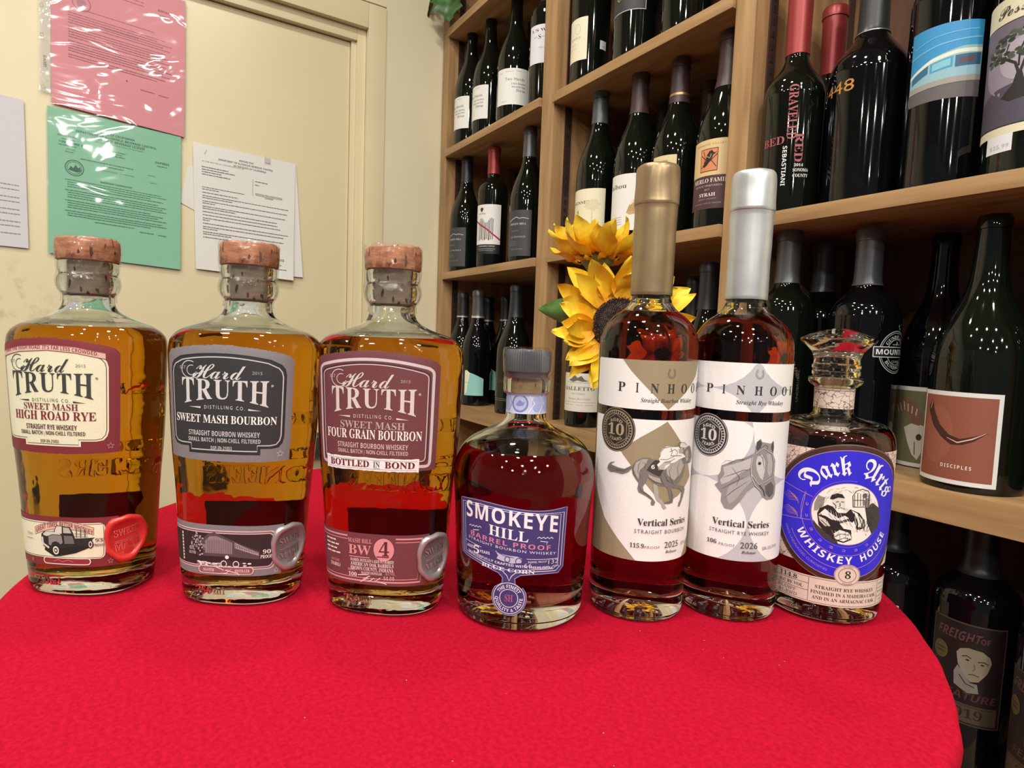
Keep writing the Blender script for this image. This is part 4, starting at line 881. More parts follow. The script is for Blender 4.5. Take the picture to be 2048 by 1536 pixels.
# --- first flask: cream label, maroon border
MA, CRM, INK = '#7d2a33', '#e6e3c6', '#3c3d3c'
A = Art(); A.poly(deckle(-42.8, 42.8, 37.5, -37.5, 6), MA); A.up()
A.poly(panel(-39.5, 36.5, 31.5, -30, 5, 7, 3.6), CRM); A.up(); A.line(panel(-38.3, 35.3, 30.3, -28.9, 5, 6.4, 3.4, 18.6), .45, '#4f4641', True)
A.up(); A.poly([(-39, 27.5), (-20, 31.4), (0, 33), (18, 32), (35, 28.5), (35, 24.6), (18, 28.2), (0, 29.4), (-20, 27.8), (-39, 23.8)], '#d9b9a8'); A.up(); A.line([(-39, 27.5), (-20, 31.4), (0, 33), (18, 32), (35, 28.5), (35, 24.6), (18, 28.2), (0, 29.4), (-20, 27.8), (-39, 23.8)], .5, '#9a4a4c', True)
A.text("TAKE THE HIGH ROAD. IT'S FAR LESS CROWDED.", -2, 30.1, 2.3, '#8e4148', 66, 'N', warp=lambda a, b: (a, b - 4.4 * (a / 37) ** 2)); A.up()
ht_logo(A, INK, '#8d8d80'); A.text('SWEET MASH', 0, -9.6, 4.3, '#7c2e36', 38, 'B'); A.text('HIGH ROAD RYE', 1, -16.2, 5.8, '#7c1f2a', 57, 'B'); A.text('STRAIGHT RYE WHISKEY', 0, -22.6, 3.2, '#5f3a38', 36, 'N'); A.text('SMALL BATCH | NON-CHILL FILTERED', 0, -26.2, 2.5, '#5f3a38', 46, 'N'); A.text('DSP-IN-21053', -1, -31.4, 2, '#6f5048', 13, 'N')
def star(A, x, y, r, c): A.line([(x + r * (1 if k % 2 == 0 else .42) * math.sin(k * math.pi / 5), y + r * (1 if k % 2 == 0 else .42) * math.cos(k * math.pi / 5)) for k in range(10)], .35, c, True)
star(A, 37.5, -33, 2.2, '#c99aa0'); star(A, -38.5, -33, 2, '#a8656c')
B = Art(); B.rect(-60, 42.8, -17.2, 17.4, MA); B.up(); B.rect(-60, 34.5, -11.5, 13.6, CRM, 4); B.up(); B.line([(-60, 12.7), (33, 12.7), (33.5, 10), (33.5, -8), (32, -10.7), (-60, -10.7)], .4, '#5a4640'); B.up()
# arched banner
ban = [( -19.5 + k * 3.1, 8.2 + 8.0 * (1 - ((k - 8) / 8.6) ** 2) * .78) for k in range(16)]
B.poly(ban + [(x - .2, y - 5.0) for x, y in ban[::-1]], '#e2b7a4'); B.up(); B.line(ban + [(x - .2, y - 5.0) for x, y in ban[::-1]], .5, '#9a8270', True)
B.text('GREAT TIMES. BETTER WHISKEY', 4.0, 10.9, 3, '#7b4444', 45, 'N', warp=lambda a, b: (a, b - 6.3 * (a / 24) ** 2 + .0)); B.up()
# stake-bed truck engraving
def q(P): return [((X - 690) / 16.4 + 4, (753 - Y) * .0575) for X, Y in P]
B.poly(q([(430, 860), (560, 930), (640, 925), (850, 880), (1050, 800), (1060, 760), (900, 770), (600, 800), (440, 830)]), '#22201f'); B.up()
B.poly(q([(395, 740), (400, 670), (440, 635), (580, 625), (590, 600), (620, 550), (790, 565), (830, 640), (850, 700), (1080, 690), (1050, 710), (1050, 790), (1000, 800), (850, 775), (840, 800), (660, 830), (540, 850), (480, 850), (420, 815)]), '#2b2929'); B.up()
B.poly(q([(500, 690), (560, 670), (680, 672), (690, 760), (660, 780), (640, 760), (600, 745), (550, 760), (530, 800), (500, 790)]), '#8a8684'); B.poly(q([(430, 660), (470, 635), (575, 632), (660, 650), (670, 664), (560, 662), (480, 690), (430, 680)]), '#cfcac0'); B.poly(q([(590, 640), (600, 600), (625, 560), (690, 562), (685, 650)]), '#d7d2c2'); B.poly(q([(705, 640), (705, 570), (780, 575), (810, 640)]), '#b9b4aa'); B.poly(q([(710, 670), (820, 672), (835, 730), (840, 765), (715, 770)]), '#6d6a68')
for y in (590, 640, 672): B.line(q([(845, y), (1000, y + 6)]), .9, '#b9a79c')
for x in (870, 920, 970): B.line(q([(x, 580), (x, 690)]), .6, '#4a4443')
B.poly(q([(400, 705), (425, 700), (430, 790), (405, 780)]), '#d0cbbf'); B.line(q([(395, 770), (500, 830)]), 1.4, '#d9d4c6')
B.up(); B.ell(*q([(595, 855)])[0], 3.1, 3.7, '#1c1b1b'); B.ell(*q([(1030, 770)])[0], 1.9, 3.0, '#1c1b1b'); B.up(); B.ell(*q([(595, 855)])[0], 2.5, 2.9, '#e2ddcc'); B.ell(*q([(1030, 770)])[0], 1.3, 2.2, '#d2cdbc'); B.up(); B.ell(*q([(595, 855)])[0], 1.5, 1.8, '#3a3837'); B.ell(*q([(1030, 770)])[0], .7, 1.2, '#3a3837'); B.up(); B.ell(*q([(595, 855)])[0], .8, .9, '#e2ddcc', 10)
B.text('93', 30.5, .6, 2.4, '#6b4a44', 5, 'B'); B.text('PROOF', 30.5, -2.6, 2, '#6b4a44', 8, 'B'); B.text('750ml', -25, 3.5, 1.8, '#8a7468', 6); B.line([(-29, 1), (-22, 1)], .4, '#8a7468')
B.rect(-13, 25, -15.6, -10.6, '#e6dcc4', 2.4); B.up(); B.rect(-12.2, 24.2, -14.9, -11.3, '#8f2f38', 1.7); B.up(); B.line([(-4, -13.5), (0, -12), (3, -13.6), (8, -12.2), (12, -13.4)], .35, '#c9868c'); star(B, 38.5, 13.6, 1.9, '#d6a8ac'); star(B, 38, -13.5, 2, '#c9868c'); star(B, -24, -13.8, 1.5, '#c9868c')
ax = (-.52, -.0255, .0003)
flask('whiskey_bottle', 'whiskey flask with cream and maroon label and red wax seal, leftmost on the table', (-.5176, -.0259, .0003), R(-37), (A, B, None), M_amber, True)
# --- second flask: charcoal label, grey border
GR, CH, SV = '#7f7b80', '#2f3032', '#c7c5c4'
A = Art(); A.poly(deckle(-42.8, 42.8, 37, -37.5, 5.5), GR); A.up(); A.poly(panel(-38.5, 38.5, 31.8, -29.5, 5, 7.5, 4.2, 24), '#24242a'); A.up(); A.poly(panel(-37.6, 37.6, 30.7, -28.7, 5, 7, 4.0, 23), CH); A.up(); A.line(panel(-36.4, 36.4, 29.3, -27.4, 5, 6.6, 3.9, 22), .7, SV, True); A.up()
ht_logo(A, '#cfcecd', '#a8a7a7', 0); A.text('SWEET MASH BOURBON', 0, -13.5, 5.2, '#efeeeb', 67, 'B'); A.text('STRAIGHT BOURBON WHISKEY', 0, -22, 3.2, '#bdbcbb', 47, 'N'); A.text('SMALL BATCH | NON-CHILL FILTERED', 0, -26, 2.6, '#bdbcbb', 48, 'N'); A.text('DSP-IN-21053', -1, -30.8, 2.1, '#bdbcbb', 14, 'N'); star(A, 36.5, -32.8, 2.4, '#d0ced0'); star(A, -37, -33, 2.2, '#9a979b')
def qq(P): return [((X - 655) / 13.4 + 1.5, (935 - Y) * .0725) for X, Y in P]
B = Art(); B.rect(-60, 42.8, -17.2, 17.6, GR); B.up(); B.rect(-60, 37.5, -12.6, 14.0, '#d9b8bc', 4); B.up(); B.rect(-60, 36.8, -11.9, 13.3, '#6f6266', 4); B.up(); B.rect(-60, 36.0, -11.1, 12.5, '#d9b8bc', 4); B.up(); B.rect(-60, 35.4, -10.5, 11.9, '#2e2226', 3.6); B.up()
B.poly(qq([(480, 775), (540, 760), (720, 830), (985, 935), (985, 1010), (720, 985), (420, 990), (400, 840)]), '#54474c'); B.up()
B.poly(qq([(490, 800), (560, 795), (720, 850), (720, 960), (440, 960), (440, 850)]), '#8b7c80'); B.poly(qq([(745, 850), (980, 950), (980, 975), (745, 900)]), '#a3959a')
for k in range(14): B.line(qq([(470 + k * 18, 830 + (k % 2) * 6), (470 + k * 18, 960)]), .4, '#5c4e53')
for k in range(14): B.line(qq([(755 + k * 17, 862 + k * 7), (757 + k * 17, 895 + k * 5)]), .5, '#463a3f')
rn = random.Random(9)
for k in range(90):
    a_ = rn.uniform(0, 6.28); d_ = rn.random() ** .5; B.ell(*qq([(370 + 85 * d_ * math.cos(a_), 880 + 110 * d_ * math.sin(a_))])[0], .7, .6, ('#b9adb0', '#4a4044', '#8f8488')[k % 3], 7)
for k in range(70): B.ell(*qq([(350 + rn.random() * 560, 1050 + rn.random() * 50 - 6)])[0], 1.5, .6, ('#d5c6c9', '#8f8488', '#efe4e4')[k % 3], 7)
B.up(); B.poly(qq([(600, 1030), (640, 1010), (700, 1015), (720, 1030), (800, 1030), (830, 1050), (820, 1070), (600, 1075)]), '#3b3034'); B.ell(*qq([(668, 990)])[0], 1.5, 1.3, '#efe6e4', 14)
B.up()
for x_ in (635, 760): B.ring(*qq([(x_, 1055)])[0], 2.1, 2.1, .6, '#e5dadb', 20)
B.text('90', 31.2, -1.6, 2.8, '#e9e0e0', 5.6, 'B'); B.text('PROOF', 31, -4.8, 2.4, '#e9e0e0', 8.2, 'B'); B.text('45%', -26, -.4, 2.2, '#d5caca', 4.5, 'B'); B.text('ALC/VOL', -25.5, -3.4, 2, '#d5caca', 6.6, 'B')
for k in range(9): B.rect(-35.5, -34.0, 9 - k * 2.2, 10.6 - k * 2.2, '#d9d5d3')
B.rect(-20.5, 22.5, -15.8, -10.4, '#e3c3c5', 2.5); B.up(); B.rect(-19.8, 21.8, -15.2, -11.0, '#8d5a60', 2); B.up(); B.text('MASTER', -12, -14.2, 2, '#e3cdce', 9, 'B'); B.text('DISTILLER', 14, -14.2, 2, '#e3cdce', 11, 'B'); B.line([(-6, -11), (0, -13), (-3, -15.5), (2, -15), (6, -12), (1, -13), (10, -14.6), (12, -16)], .5, '#f0e2e2'); star(B, 39.3, 13.6, 2, '#d9d5d8'); star(B, 38.6, -14, 2, '#d9b8bc')
flask('whiskey_bottle', 'whiskey flask with charcoal and grey label, second from the left on the table', (-.4532, .0652, .0003), R(-32.5), (A, B, None), M_amber2, False, tilt=(R(-.9), 0))
# --- third flask: maroon label, white strip
M3, S3 = '#6d3a3f', '#cdbfc4'
A = Art(); A.poly(deckle(-42.8, 42.8, 37, -38.5, 6), M3); A.up(); P1 = panel(-38.5, 38.5, 31.6, -36, 5.5, 3); A.line(P1, 1.9, S3, True); A.up(); A.line(panel(-36.2, 36.2, 29.4, -33.6, 5.5, 2.6), .55, '#3b2226', True); A.line(panel(-35.2, 35.2, 28.4, -32.6, 5.5, 2.4), .6, S3, True); A.up()
ht_logo(A, '#d3c7c8', '#b7a4a6', -1.5); A.text('SWEET MASH', 0, -12.5, 4.6, '#b7a0a0', 43, 'B'); A.text('FOUR GRAIN BOURBON', 0, -19.2, 6.0, '#efe6e0', 65, 'B'); A.text('STRAIGHT BOURBON WHISKEY', 0, -25.3, 3.2, '#c9aeb0', 48, 'N'); A.text('SMALL BATCH | NON-CHILL FILTERED', 0, -28.9, 2.5, '#c9aeb0', 48, 'N'); A.up()
rn = random.Random(2); st_ = [(-34 + k * 65.5 / 34, -31.2 + rn.uniform(-.25, .25)) for k in range(35)] + [(31.5 - k * 65.5 / 34, -39.8 + rn.uniform(-.3, .3)) for k in range(35)]
A.poly(st_, '#ece9e8'); A.up(); A.line([(-32.6, -32.6), (30.2, -32.6), (30.2, -38.5), (-32.6, -38.5)], .25, '#8f8f98', True); A.text('BOTTLED', -15.8, -37.6, 4.3, '#c08890', 29, 'B'); A.text('BOND', 19.2, -37.6, 4.3, '#c08890', 19.5, 'B'); A.up(); A.text('BOTTLED', -16.1, -37.4, 4.3, '#572029', 29, 'B'); A.text('IN', 3.6, -37.2, 3.4, '#4a4a52', 4.5, 'B'); A.line([(1.4, -33.3), (5.8, -33.3)], .25, '#4a4a52'); A.line([(1.4, -37.9), (5.8, -37.9)], .25, '#4a4a52'); A.text('BOND', 18.9, -37.4, 4.3, '#572029', 19.5, 'B')
PK, PW = '#d58f95', '#ead6d4'
B = Art(); B.rect(-60, 42.8, -17.2, 17.6, M3); B.up(); B.line([(-60, 15), (37.5, 15), (37.5, -14.6), (-60, -14.6)], 1.1, PK); B.line([(-60, 12.8), (35.4, 12.8), (35.4, -12.6), (-60, -12.6)], .5, PK); B.up()
B.rect(-19, 18, 9.4, 16, M3); B.up(); B.ell(9.3, 7.4, 7.7, 7.7, PK); B.up(); B.text('4', 9.6, 3.2, 9.5, '#5c262c', 7.6, 'B'); B.line([(4, 2.6), (13.4, 2.6)], .7, '#5c262c')
B.text('MASH BILL', -9.2, 11.0, 2.9, PK, 19, 'B'); B.text('BW', -9.4, 3.2, 6.4, PK, 18, 'B'); B.line([(-18, 1.4), (-1.5, 1.4)], .6, PK)
B.text('MASHED, DISTILLED & AGED IN CHARRED', 0, -1.6, 2.0, PW, 34, 'B'); B.text('AMERICAN OAK BARRELS', 0, -4.5, 2.4, PW, 34, 'B'); B.text('BROWN COUNTY, INDIANA', 0, -7.6, 2.6, PW, 34, 'B'); B.text('MASTER DISTILLER', 0, -9.9, 1.7, PW, 16.5, 'B'); B.text('PROOF', -16.3, -8.6, 1.8, PK, 6, 'B'); B.text('100', -15.4, -12, 2.6, PW, 7, 'B'); B.text('ALC/VOL', 14.6, -9.6, 1.8, PK, 7.6, 'B'); B.text('50.00', 13.6, -13, 2.7, PW, 8, 'M')
B.line([(-11, -10.8), (-4, -10.2), (-1, -10.8), (-6, -13), (-9, -15.4), (-3, -12.6), (-2, -14.6), (2, -12.2), (3, -14.4), (7, -11.6), (5, -14.8), (9, -15), (12, -15.8)], .55, PW)
for i, (w_, y_) in enumerate(((11, 10.6), (14, 7.8), (12, 5.0), (15, 2.2))): B.line([(-41, y_), (-41 + w_ * .35, y_)], 1.0, PW); B.line([(-41 + w_ * .4, y_), (-41 + w_ * .7, y_)], 1.0, PW); B.line([(-41 + w_ * .75, y_), (-41 + w_, y_)], 1.0, PW)
B.text('BATCH SIZE', -31.5, -4.0, 1.7, PK, 9, 'B'); B.text('20 BARRELS', -31.5, -7.4, 2.4, PW, 10.5, 'B')
flask('whiskey_bottle', 'whiskey flask with maroon label and white bottled in bond strip, third from the left', (-.3919, .1495, .0003), R(-40.2), (A, B, None), M_amber2, False)

# --- round shouldered bottle, blue label
sm = empty('whiskey_bottle', (-.3413, .2283, .0003), 0, 'round shouldered whiskey bottle with blue label and grooved black cap', 'bottle', None, (0, R(-.0)))
SO = smoothprof([(.0006, .0400), (.0022, .0424), (.006, .0434), (.03, .0450), (.05, .0459), (.08, .0474), (.093, .0484), (.100, .0478), (.1075, .0455), (.1145, .0415), (.1200, .0345), (.1240, .0262), (.1272, .0195), (.1312, .0152), (.1375, .0137), (.149, .0135), (.149, .0135), (.1505, .0152), (.1525, .0158), (.1590, .0157), (.1605, .0148)], 4)
SI = [(.0165, .030), (.0160, .0375), (.0185, .0412), (.03, .0424), (.06, .0436), (.09, .0450), (.1, .0443), (.109, .0410), (.116, .0350), (.121, .0265), (.126, .0168), (.132, .0112), (.140, .0103), (.1605, .0103)]
LVs = .1125; SI = [p for p in SI if p[0] < LVs] + [(LVs, prof_r(SI[2:], LVs))] + [p for p in SI if p[0] > LVs]
def body(SO_, SI_, lv):
    vs, fs = shell(SO_, SI_); me = mesh('glass_body', vs, fs); me.materials.append(M_glass); me.materials.append(M_wet); wetted(me, lambda c: prof_r(SO_, c.z), min(p[0] for p in SI_), lv); return me
def liqo(prof, parent, mt, lv):
    vs, fs = lathe(prof, 80); me = mesh('whiskey', vs, fs); liquid_top(me, lv); return obj('whiskey', me, parent, mt, 50)
obj('glass_body', body(SO, SI, LVs), sm, None, 60)
lq = [(z - (.0003 if i < 2 else 0), r_ + .0003) for i, (z, r_) in enumerate(SI) if z < LVs]; rl = prof_r([(z, r_) for z, r_ in SI[2:]], LVs)
liqo([(lq[0][0], 0)] + lq + [(LVs, rl + .0004), (LVs - .0004, rl - .0008), (LVs - .0004, 0)], sm, M_ruby, LVs)
cap = [(.1520, 0), (.1520, .0100), (.1632, .0100), (.1632, .0146), (.1650, .0150)]
tube('cork', [(.1515, 0), (.1515, .0101), (.1612, .0101)], sm, M_corkl)
n = 108; vs = []; fs = []; rws = [(.1606, .0001, 0), (.1606, .0138, 0), (.1632, .0142, 0), (.1645, .0152, 0), (.1655, .0157, 1), (.1768, .0157, 1), (.1785, .0148, .3), (.1792, .0130, 0), (.1793, .0001, 0)]
for z, r_, g_ in rws:
    for k in range(n): rr = r_ - .0008 * g_ * (k % 2); vs.append((rr * math.cos(2 * math.pi * k / n), rr * math.sin(2 * math.pi * k / n), z))
for i in range(len(rws) - 1):
    for k in range(n): k2 = (k + 1) % n; fs.append((i * n + k, i * n + k2, (i + 1) * n + k2, (i + 1) * n + k))
obj('cap', mesh('cap', vs, fs), sm, M_capg, 30)
vs, fs = lathe(smoothprof([(.1492, .0150), (.1502, .0158), (.1530, .0163), (.1600, .0163), (.1625, .0160), (.1645, .0168), (.172, .0172), (.1785, .0171), (.1805, .0158), (.1808, .011)], 3), 72); obj('shrink_band', mesh('shrink_band', wob(vs, .00025, 120, 3), fs), sm, M_filmc, 60)
A = Art(); NB, LB = '#3c3a73', '#dcdcf0'
A.rect(-40, 42, -7.0, 7.0, '#c3c8e4'); A.up(); A.ell(-2, 0, 5.8, 6, '#8e93c6'); A.up(); A.ell(-2, 0, 4.5, 4.7, '#b4b8dc'); A.up(); A.ring(-2, 0, 5.4, 5.6, .35, '#6a6fb0')
for k in range(24): a_ = k * .2618; A.line([(-2 + 4.8 * math.cos(a_), 4.9 * math.sin(a_)), (-2 + 5.3 * math.cos(a_), 5.4 * math.sin(a_))], .35, '#5d62a6')
A.poly([(-5, -1), (-2, 2.4), (0, .6), (1.5, 1.6), (.5, -1.4), (-3, -2)], '#8088c0')
for xx in (10, 18, -14): A.ell(xx, 0, 3.6, 5.4, '#a6addb'); A.line([(xx - 6, -6), (xx - 2, 0), (xx - 6, 6)], .6, '#e6e8f6'); A.line([(xx + 3, -6), (xx + 6, 0), (xx + 3, 6)], .6, '#8e93c6')
A.build('tax_strip', sm, cylmap(SO, -44, .1435, .0137), off=.0002, dz=.00005, step=1.2, stepy=1.2)
# die-cut blue label with round tail
def wave(x): return 1.7 * math.sin(x / 36 * math.pi * .95)
top_ = [(-37 + k * 74 / 30, 19.8 - wave(-37 + k * 74 / 30) * 1.0) for k in range(31)]; botR = [(37, -19.5), (33.5, -23.2), (26, -22.8), (16, -22.9), (8.5, -23.6), (5, -26.0), (5.4, -29.5), (8.5, -33.5)]
tail = [(1.5 + 11.4 * math.cos(R(a)), -39.2 + 11.4 * math.sin(R(a))) for a in range(40, -221, -15)]
botL = [(-3.0, -29.5), (-2.8, -26), (-5.6, -23.2), (-12, -21.4), (-22, -18.9), (-31, -17.6), (-36, -16.2), (-37, -12)]
OUTL = top_ + botR + tail + botL
A = Art(); A.poly(OUTL, NB); A.up(); A.line(OUTL, .55, '#8f90bd', True)
def inset(s, d): return [(x * s, (y + 1) * s - 1) for x, y in [(-36, 18.4), (-20, 19.8), (0, 18.4), (20, 16.6), (36, 16.8), (36, -19), (32.5, -22), (20, -21.6), (10, -22), (5.6, -22.7), (3, -25), (1.5, -28.5), (0, -25), (-3, -22.2), (-8, -20.8), (-20, -18.2), (-35.5, -15.6)]]
A.line(inset(.975, 0), .45, LB, True); A.line([(x * .94, y * .94 if y > -22 else -21.2) for x, y in inset(.97, 0) if y > -22.5], .35, LB, True); A.up()
wv = lambda a, b: (a, b - 3.6 * (a / 34) - 1.1 * math.sin(a / 34 * 3.1) * .4)
wv2 = lambda a, b: (a, b * (1 + .12 * abs(a) / 30) - 2.6 * (a / 30) - 1.3 * (a / 30) ** 2 - (abs(a) / 30) ** 2 * .6)
A.text('SMOKEYE', 0, 8.2, 9.2, '#efeff6', 62, 'N', ls=1.1, warp=wv2); A.text('HILL', 0, -.6, 6.6, '#efeff6', 25, 'B', ls=1.05, warp=lambda a, b: (a, b - 1.6 * a / 14)); A.text('BARREL PROOF', 0, -5.2, 3.0, '#cf7f9c', 54, 'N', ls=1.15, warp=lambda a, b: (a, b - 2.4 * (a / 27))); A.text('STRAIGHT BOURBON WHISKEY', 1, -8.0, 1.7, LB, 60, ls=1.2, warp=lambda a, b: (a, b - 2.9 * (a / 30)))
for sg in (-1, 1): A.line([(sg * (18 + k * 1.3), 2.2 - sg * 1.6 + (.9 if k % 2 else 0) + (-k * .1)) for k in range(9)][::1], .5, LB); A.line([(sg * 20, .3 - sg * 1.6), (sg * 25, -.6 - sg * 1.6), (sg * 24, -2 - sg * 1.6)], .45, LB)
A.text('AGED', -27.5, -11.2, 1.8, LB, 6.5, 'N'); A.text('5', -22, -13.8, 5.0, '#efeff6', 4.6, 'B'); A.text('YEARS', -15.5, -12.6, 1.8, LB, 7.6, 'N'); A.line([(-32, -7.0), (-18, -8.8)], .3, LB); A.line([(12, -12.8), (33, -13.6)], .3, LB)
A.poly([(-8, -9.0), (-4, -10.6), (0, -11.2), (6, -11.4), (9, -12.6), (9, -15.4), (3, -16.2), (-3, -15.2), (-7, -14.0), (-6, -12)], '#b9bbd8'); A.up(); A.ring(7.2, -14.6, 2, 2.2, .5, '#3c3a73', 16); A.ring(0, -13.8, 1.6, 1.8, .5, '#3c3a73', 16); A.line([(-7, -9.6), (-2, -11.6), (4, -12.4)], .4, '#3c3a73')
A.text('BARREL PROOF', 19, -15.4, 1.3, LB, 12); A.text('132', 29.5, -16.6, 2.8, '#c9cae6', 7, 'I'); A.text('66', 13, -18.4, 2.8, '#c9cae6', 5, 'I'); A.text('%   ALC/VOL   750mL', 25.5, -18.9, 1.2, LB, 17); A.text('MASTERFULLY CRAFTED WITH HEIRLOOM', 0, -17.9, 1.5, LB, 58, 'N', warp=lambda a, b: (a, b - 2.2 * (a / 29) + (0 if a > -6 else 1.2 * ((-6 - a) / 23)))); A.text('BLUE CORN', 0, -21.7, 2.3, '#e9e9f4', 35, 'B', warp=lambda a, b: (a, b - .9 * (a / 17)))
A.ring(1.5, -39.2, 10.2, 10.2, .45, LB); A.ring(1.5, -39.2, 5.9, 5.9, .45, LB); A.arc('THE FINEST', 1.5, -39.2, 6.7, 150, 30, 2.3, LB, 'N'); A.arc('QUALITY & TASTE', 1.5, -39.2, 9.2, 178, 362, 2.2, LB, 'N', inward=True); A.text('SH', 1.5, -41.4, 4.6, '#b35f86', 5.4, 'B'); A.up()
A.build('label', sm, cylmap(SO, -44, .0625, .0457), off=.0002, dz=.00006, step=2.2, stepy=5)

# --- two tall bottles with wax dipped necks
TO = smoothprof([(.0006, .0295), (.002, .0318), (.006, .0328), (.02, .0330), (.06, .0330), (.12, .0331), (.172, .0334), (.184, .0334), (.1925, .0322), (.1995, .0288), (.2050, .0238), (.2090, .0186), (.2125, .0152), (.2165, .0135), (.2200, .0130), (.285, .0128), (.2853, .0136), (.2960, .0136)], 4)
TI = [(.0185, .020), (.0170, .0262), (.0190, .0292), (.03, .0302), (.1, .0303), (.17, .0306), (.184, .0304), (.1925, .0290), (.199, .0254), (.204, .0204), (.208, .0153), (.2125, .0115), (.218, .0098), (.2960, .0098)]
LVt = .2068; TI = [p for p in TI if p[0] < LVt] + [(LVt, prof_r(TI[2:], LVt))] + [p for p in TI if p[0] > LVt]; ME_tall = body(TO, TI, LVt)
lq = [(z - (.0003 if i < 2 else 0), r_ + .0003) for i, (z, r_) in enumerate(TI) if z < LVt]; rl = prof_r(TI[2:], LVt)
vs, fs = lathe([(lq[0][0], 0)] + lq + [(LVt, rl + .0004), (LVt - .0004, rl - .0008), (LVt - .0004, 0)], 80); ME_tliq = mesh('whiskey', vs, fs); liquid_top(ME_tliq, LVt)
def tallb(label, loc, wax, th0, upper, lower, tilt):
    o = empty('whiskey_bottle', loc, 0, label, 'bottle', None, tilt)
    obj('glass_body', ME_tall, o, None, 60); obj('whiskey', ME_tliq, o, M_ruby2, 50)
    pf = smoothprof([(.2192, .0131), (.2192, .0139), (.2215, .0141), (.245, .0141), (.2755, .0143), (.2790, .0146), (.2805, .0149), (.2830, .0148), (.2935, .0146), (.3015, .0144), (.3045, .0136), (.3058, .0112), (.3060, .004), (.3060, 0)], 3)
    vs, fs = lathe(pf, 72); rn_ = Vector((loc[0] * 40, 0, 0))
    vs = [Vector(v) + Vector((v[0], v[1], 0)) * (.035 * noise.noise(Vector(v) * 70 + rn_)) + Vector((0, 0, .0006 * noise.noise(Vector(v) * 120 + rn_))) for v in vs]
    obj('wax_capsule', mesh('wax_capsule', vs, fs), o, wax, 70)
    upper.build('neck_label', o, cylmap(TO, th0, .1600, .0330), off=.0002, dz=.00006, step=2.0, stepy=6)
    lower.build('label', o, cylmap(TO, th0, .0900, .0330), off=.0002, dz=.00006, step=2.0, stepy=6)
    return o
def badge(A, x, y, ink, gold):
    A.ell(x, y, 13.8, 14.8, '#2b2724', 40); A.up(); A.ring(x, y, 13.2, 14.2, .3, gold); A.ring(x, y, 11.6, 12.6, .55, gold); A.ring(x, y, 9.6, 10.6, .3, gold)
    for k in range(40): a_ = k * math.pi / 20; A.line([(x + 9.8 * math.cos(a_), y + 10.8 * math.sin(a_)), (x + 11.5 * math.cos(a_), y + 12.5 * math.sin(a_))], .45, gold)
    A.up(); hx = [(x + 9.2 * math.sin(k * math.pi / 3), y + 10.4 * math.cos(k * math.pi / 3)) for k in range(6)]; A.poly(hx, '#2b2724'); A.up(); A.line(hx, .35, gold, True)
    A.text('10', x, y - 3.6, 7.4, gold, 12.4, 'B'); A.arc('AGED', x, y - 1.2, 6.6, 128, 52, 2.0, gold, 'N'); A.arc('YEARS', x, y + .8, 8.4, 232, 308, 2.0, gold, 'N', inward=True)
PAP = '#ebebea'; KH = '#9a8c70'; SVG = '#bcbdc4'
def shoe(A, x, y, c):
    P = [(x + 2.6 * math.cos(R(a)) * (1 if abs(a - 270) < 90 else .92), y + 3.4 * math.sin(R(a))) for a in range(125, 416, 15)]; A.line(P, .35, c); A.line([(x + (px_ - x) * .68, y + (py_ - y) * .76) for px_, py_ in P], .25, c)
def upper_base(A): A.rect(-57, 57, -15.8, 16.2, PAP, 2.5); A.up()
U = Art(); upper_base(U); U.poly([(-31, 16.2), (31, 16.2), (26, 7), (0, -15.4), (-14, -2), (-25, 9)], KH); U.up(); shoe(U, 1, 8.4, '#5a4d3a')
for ch, x in zip('PINHOOK', (-31, -20.5, -9.6, 1.2, 11.4, 21.5, 31.5)): U.text(ch, x, -4.8, 6.2, '#35302e', {'I': 1.9}.get(ch, 5.2), 'B')
U.text('Straight Bourbon Whiskey', 1, -10.9, 2.7, '#4a4340', 38, 'J')
Lw = Art(); Lw.rect(-57, 57, -46.5, 47.8, PAP, 2.5); Lw.up()
Lw.poly([(0, 47), (16, 28), (27, 8), (12, -3), (0, -8), (-9, 2), (-30, 26), (-17, 36)], KH); Lw.poly([(-57, 5), (-50, -6), (-40, -22), (-22, -40), (-16, -46.4), (-57, -46.4)], KH); Lw.poly([(57, 5), (50, -8), (38, -26), (26, -38), (20, -46.4), (57, -46.4)], KH); Lw.up()
badge(Lw, -34, 39.5, '#2b2724', '#a8977a')
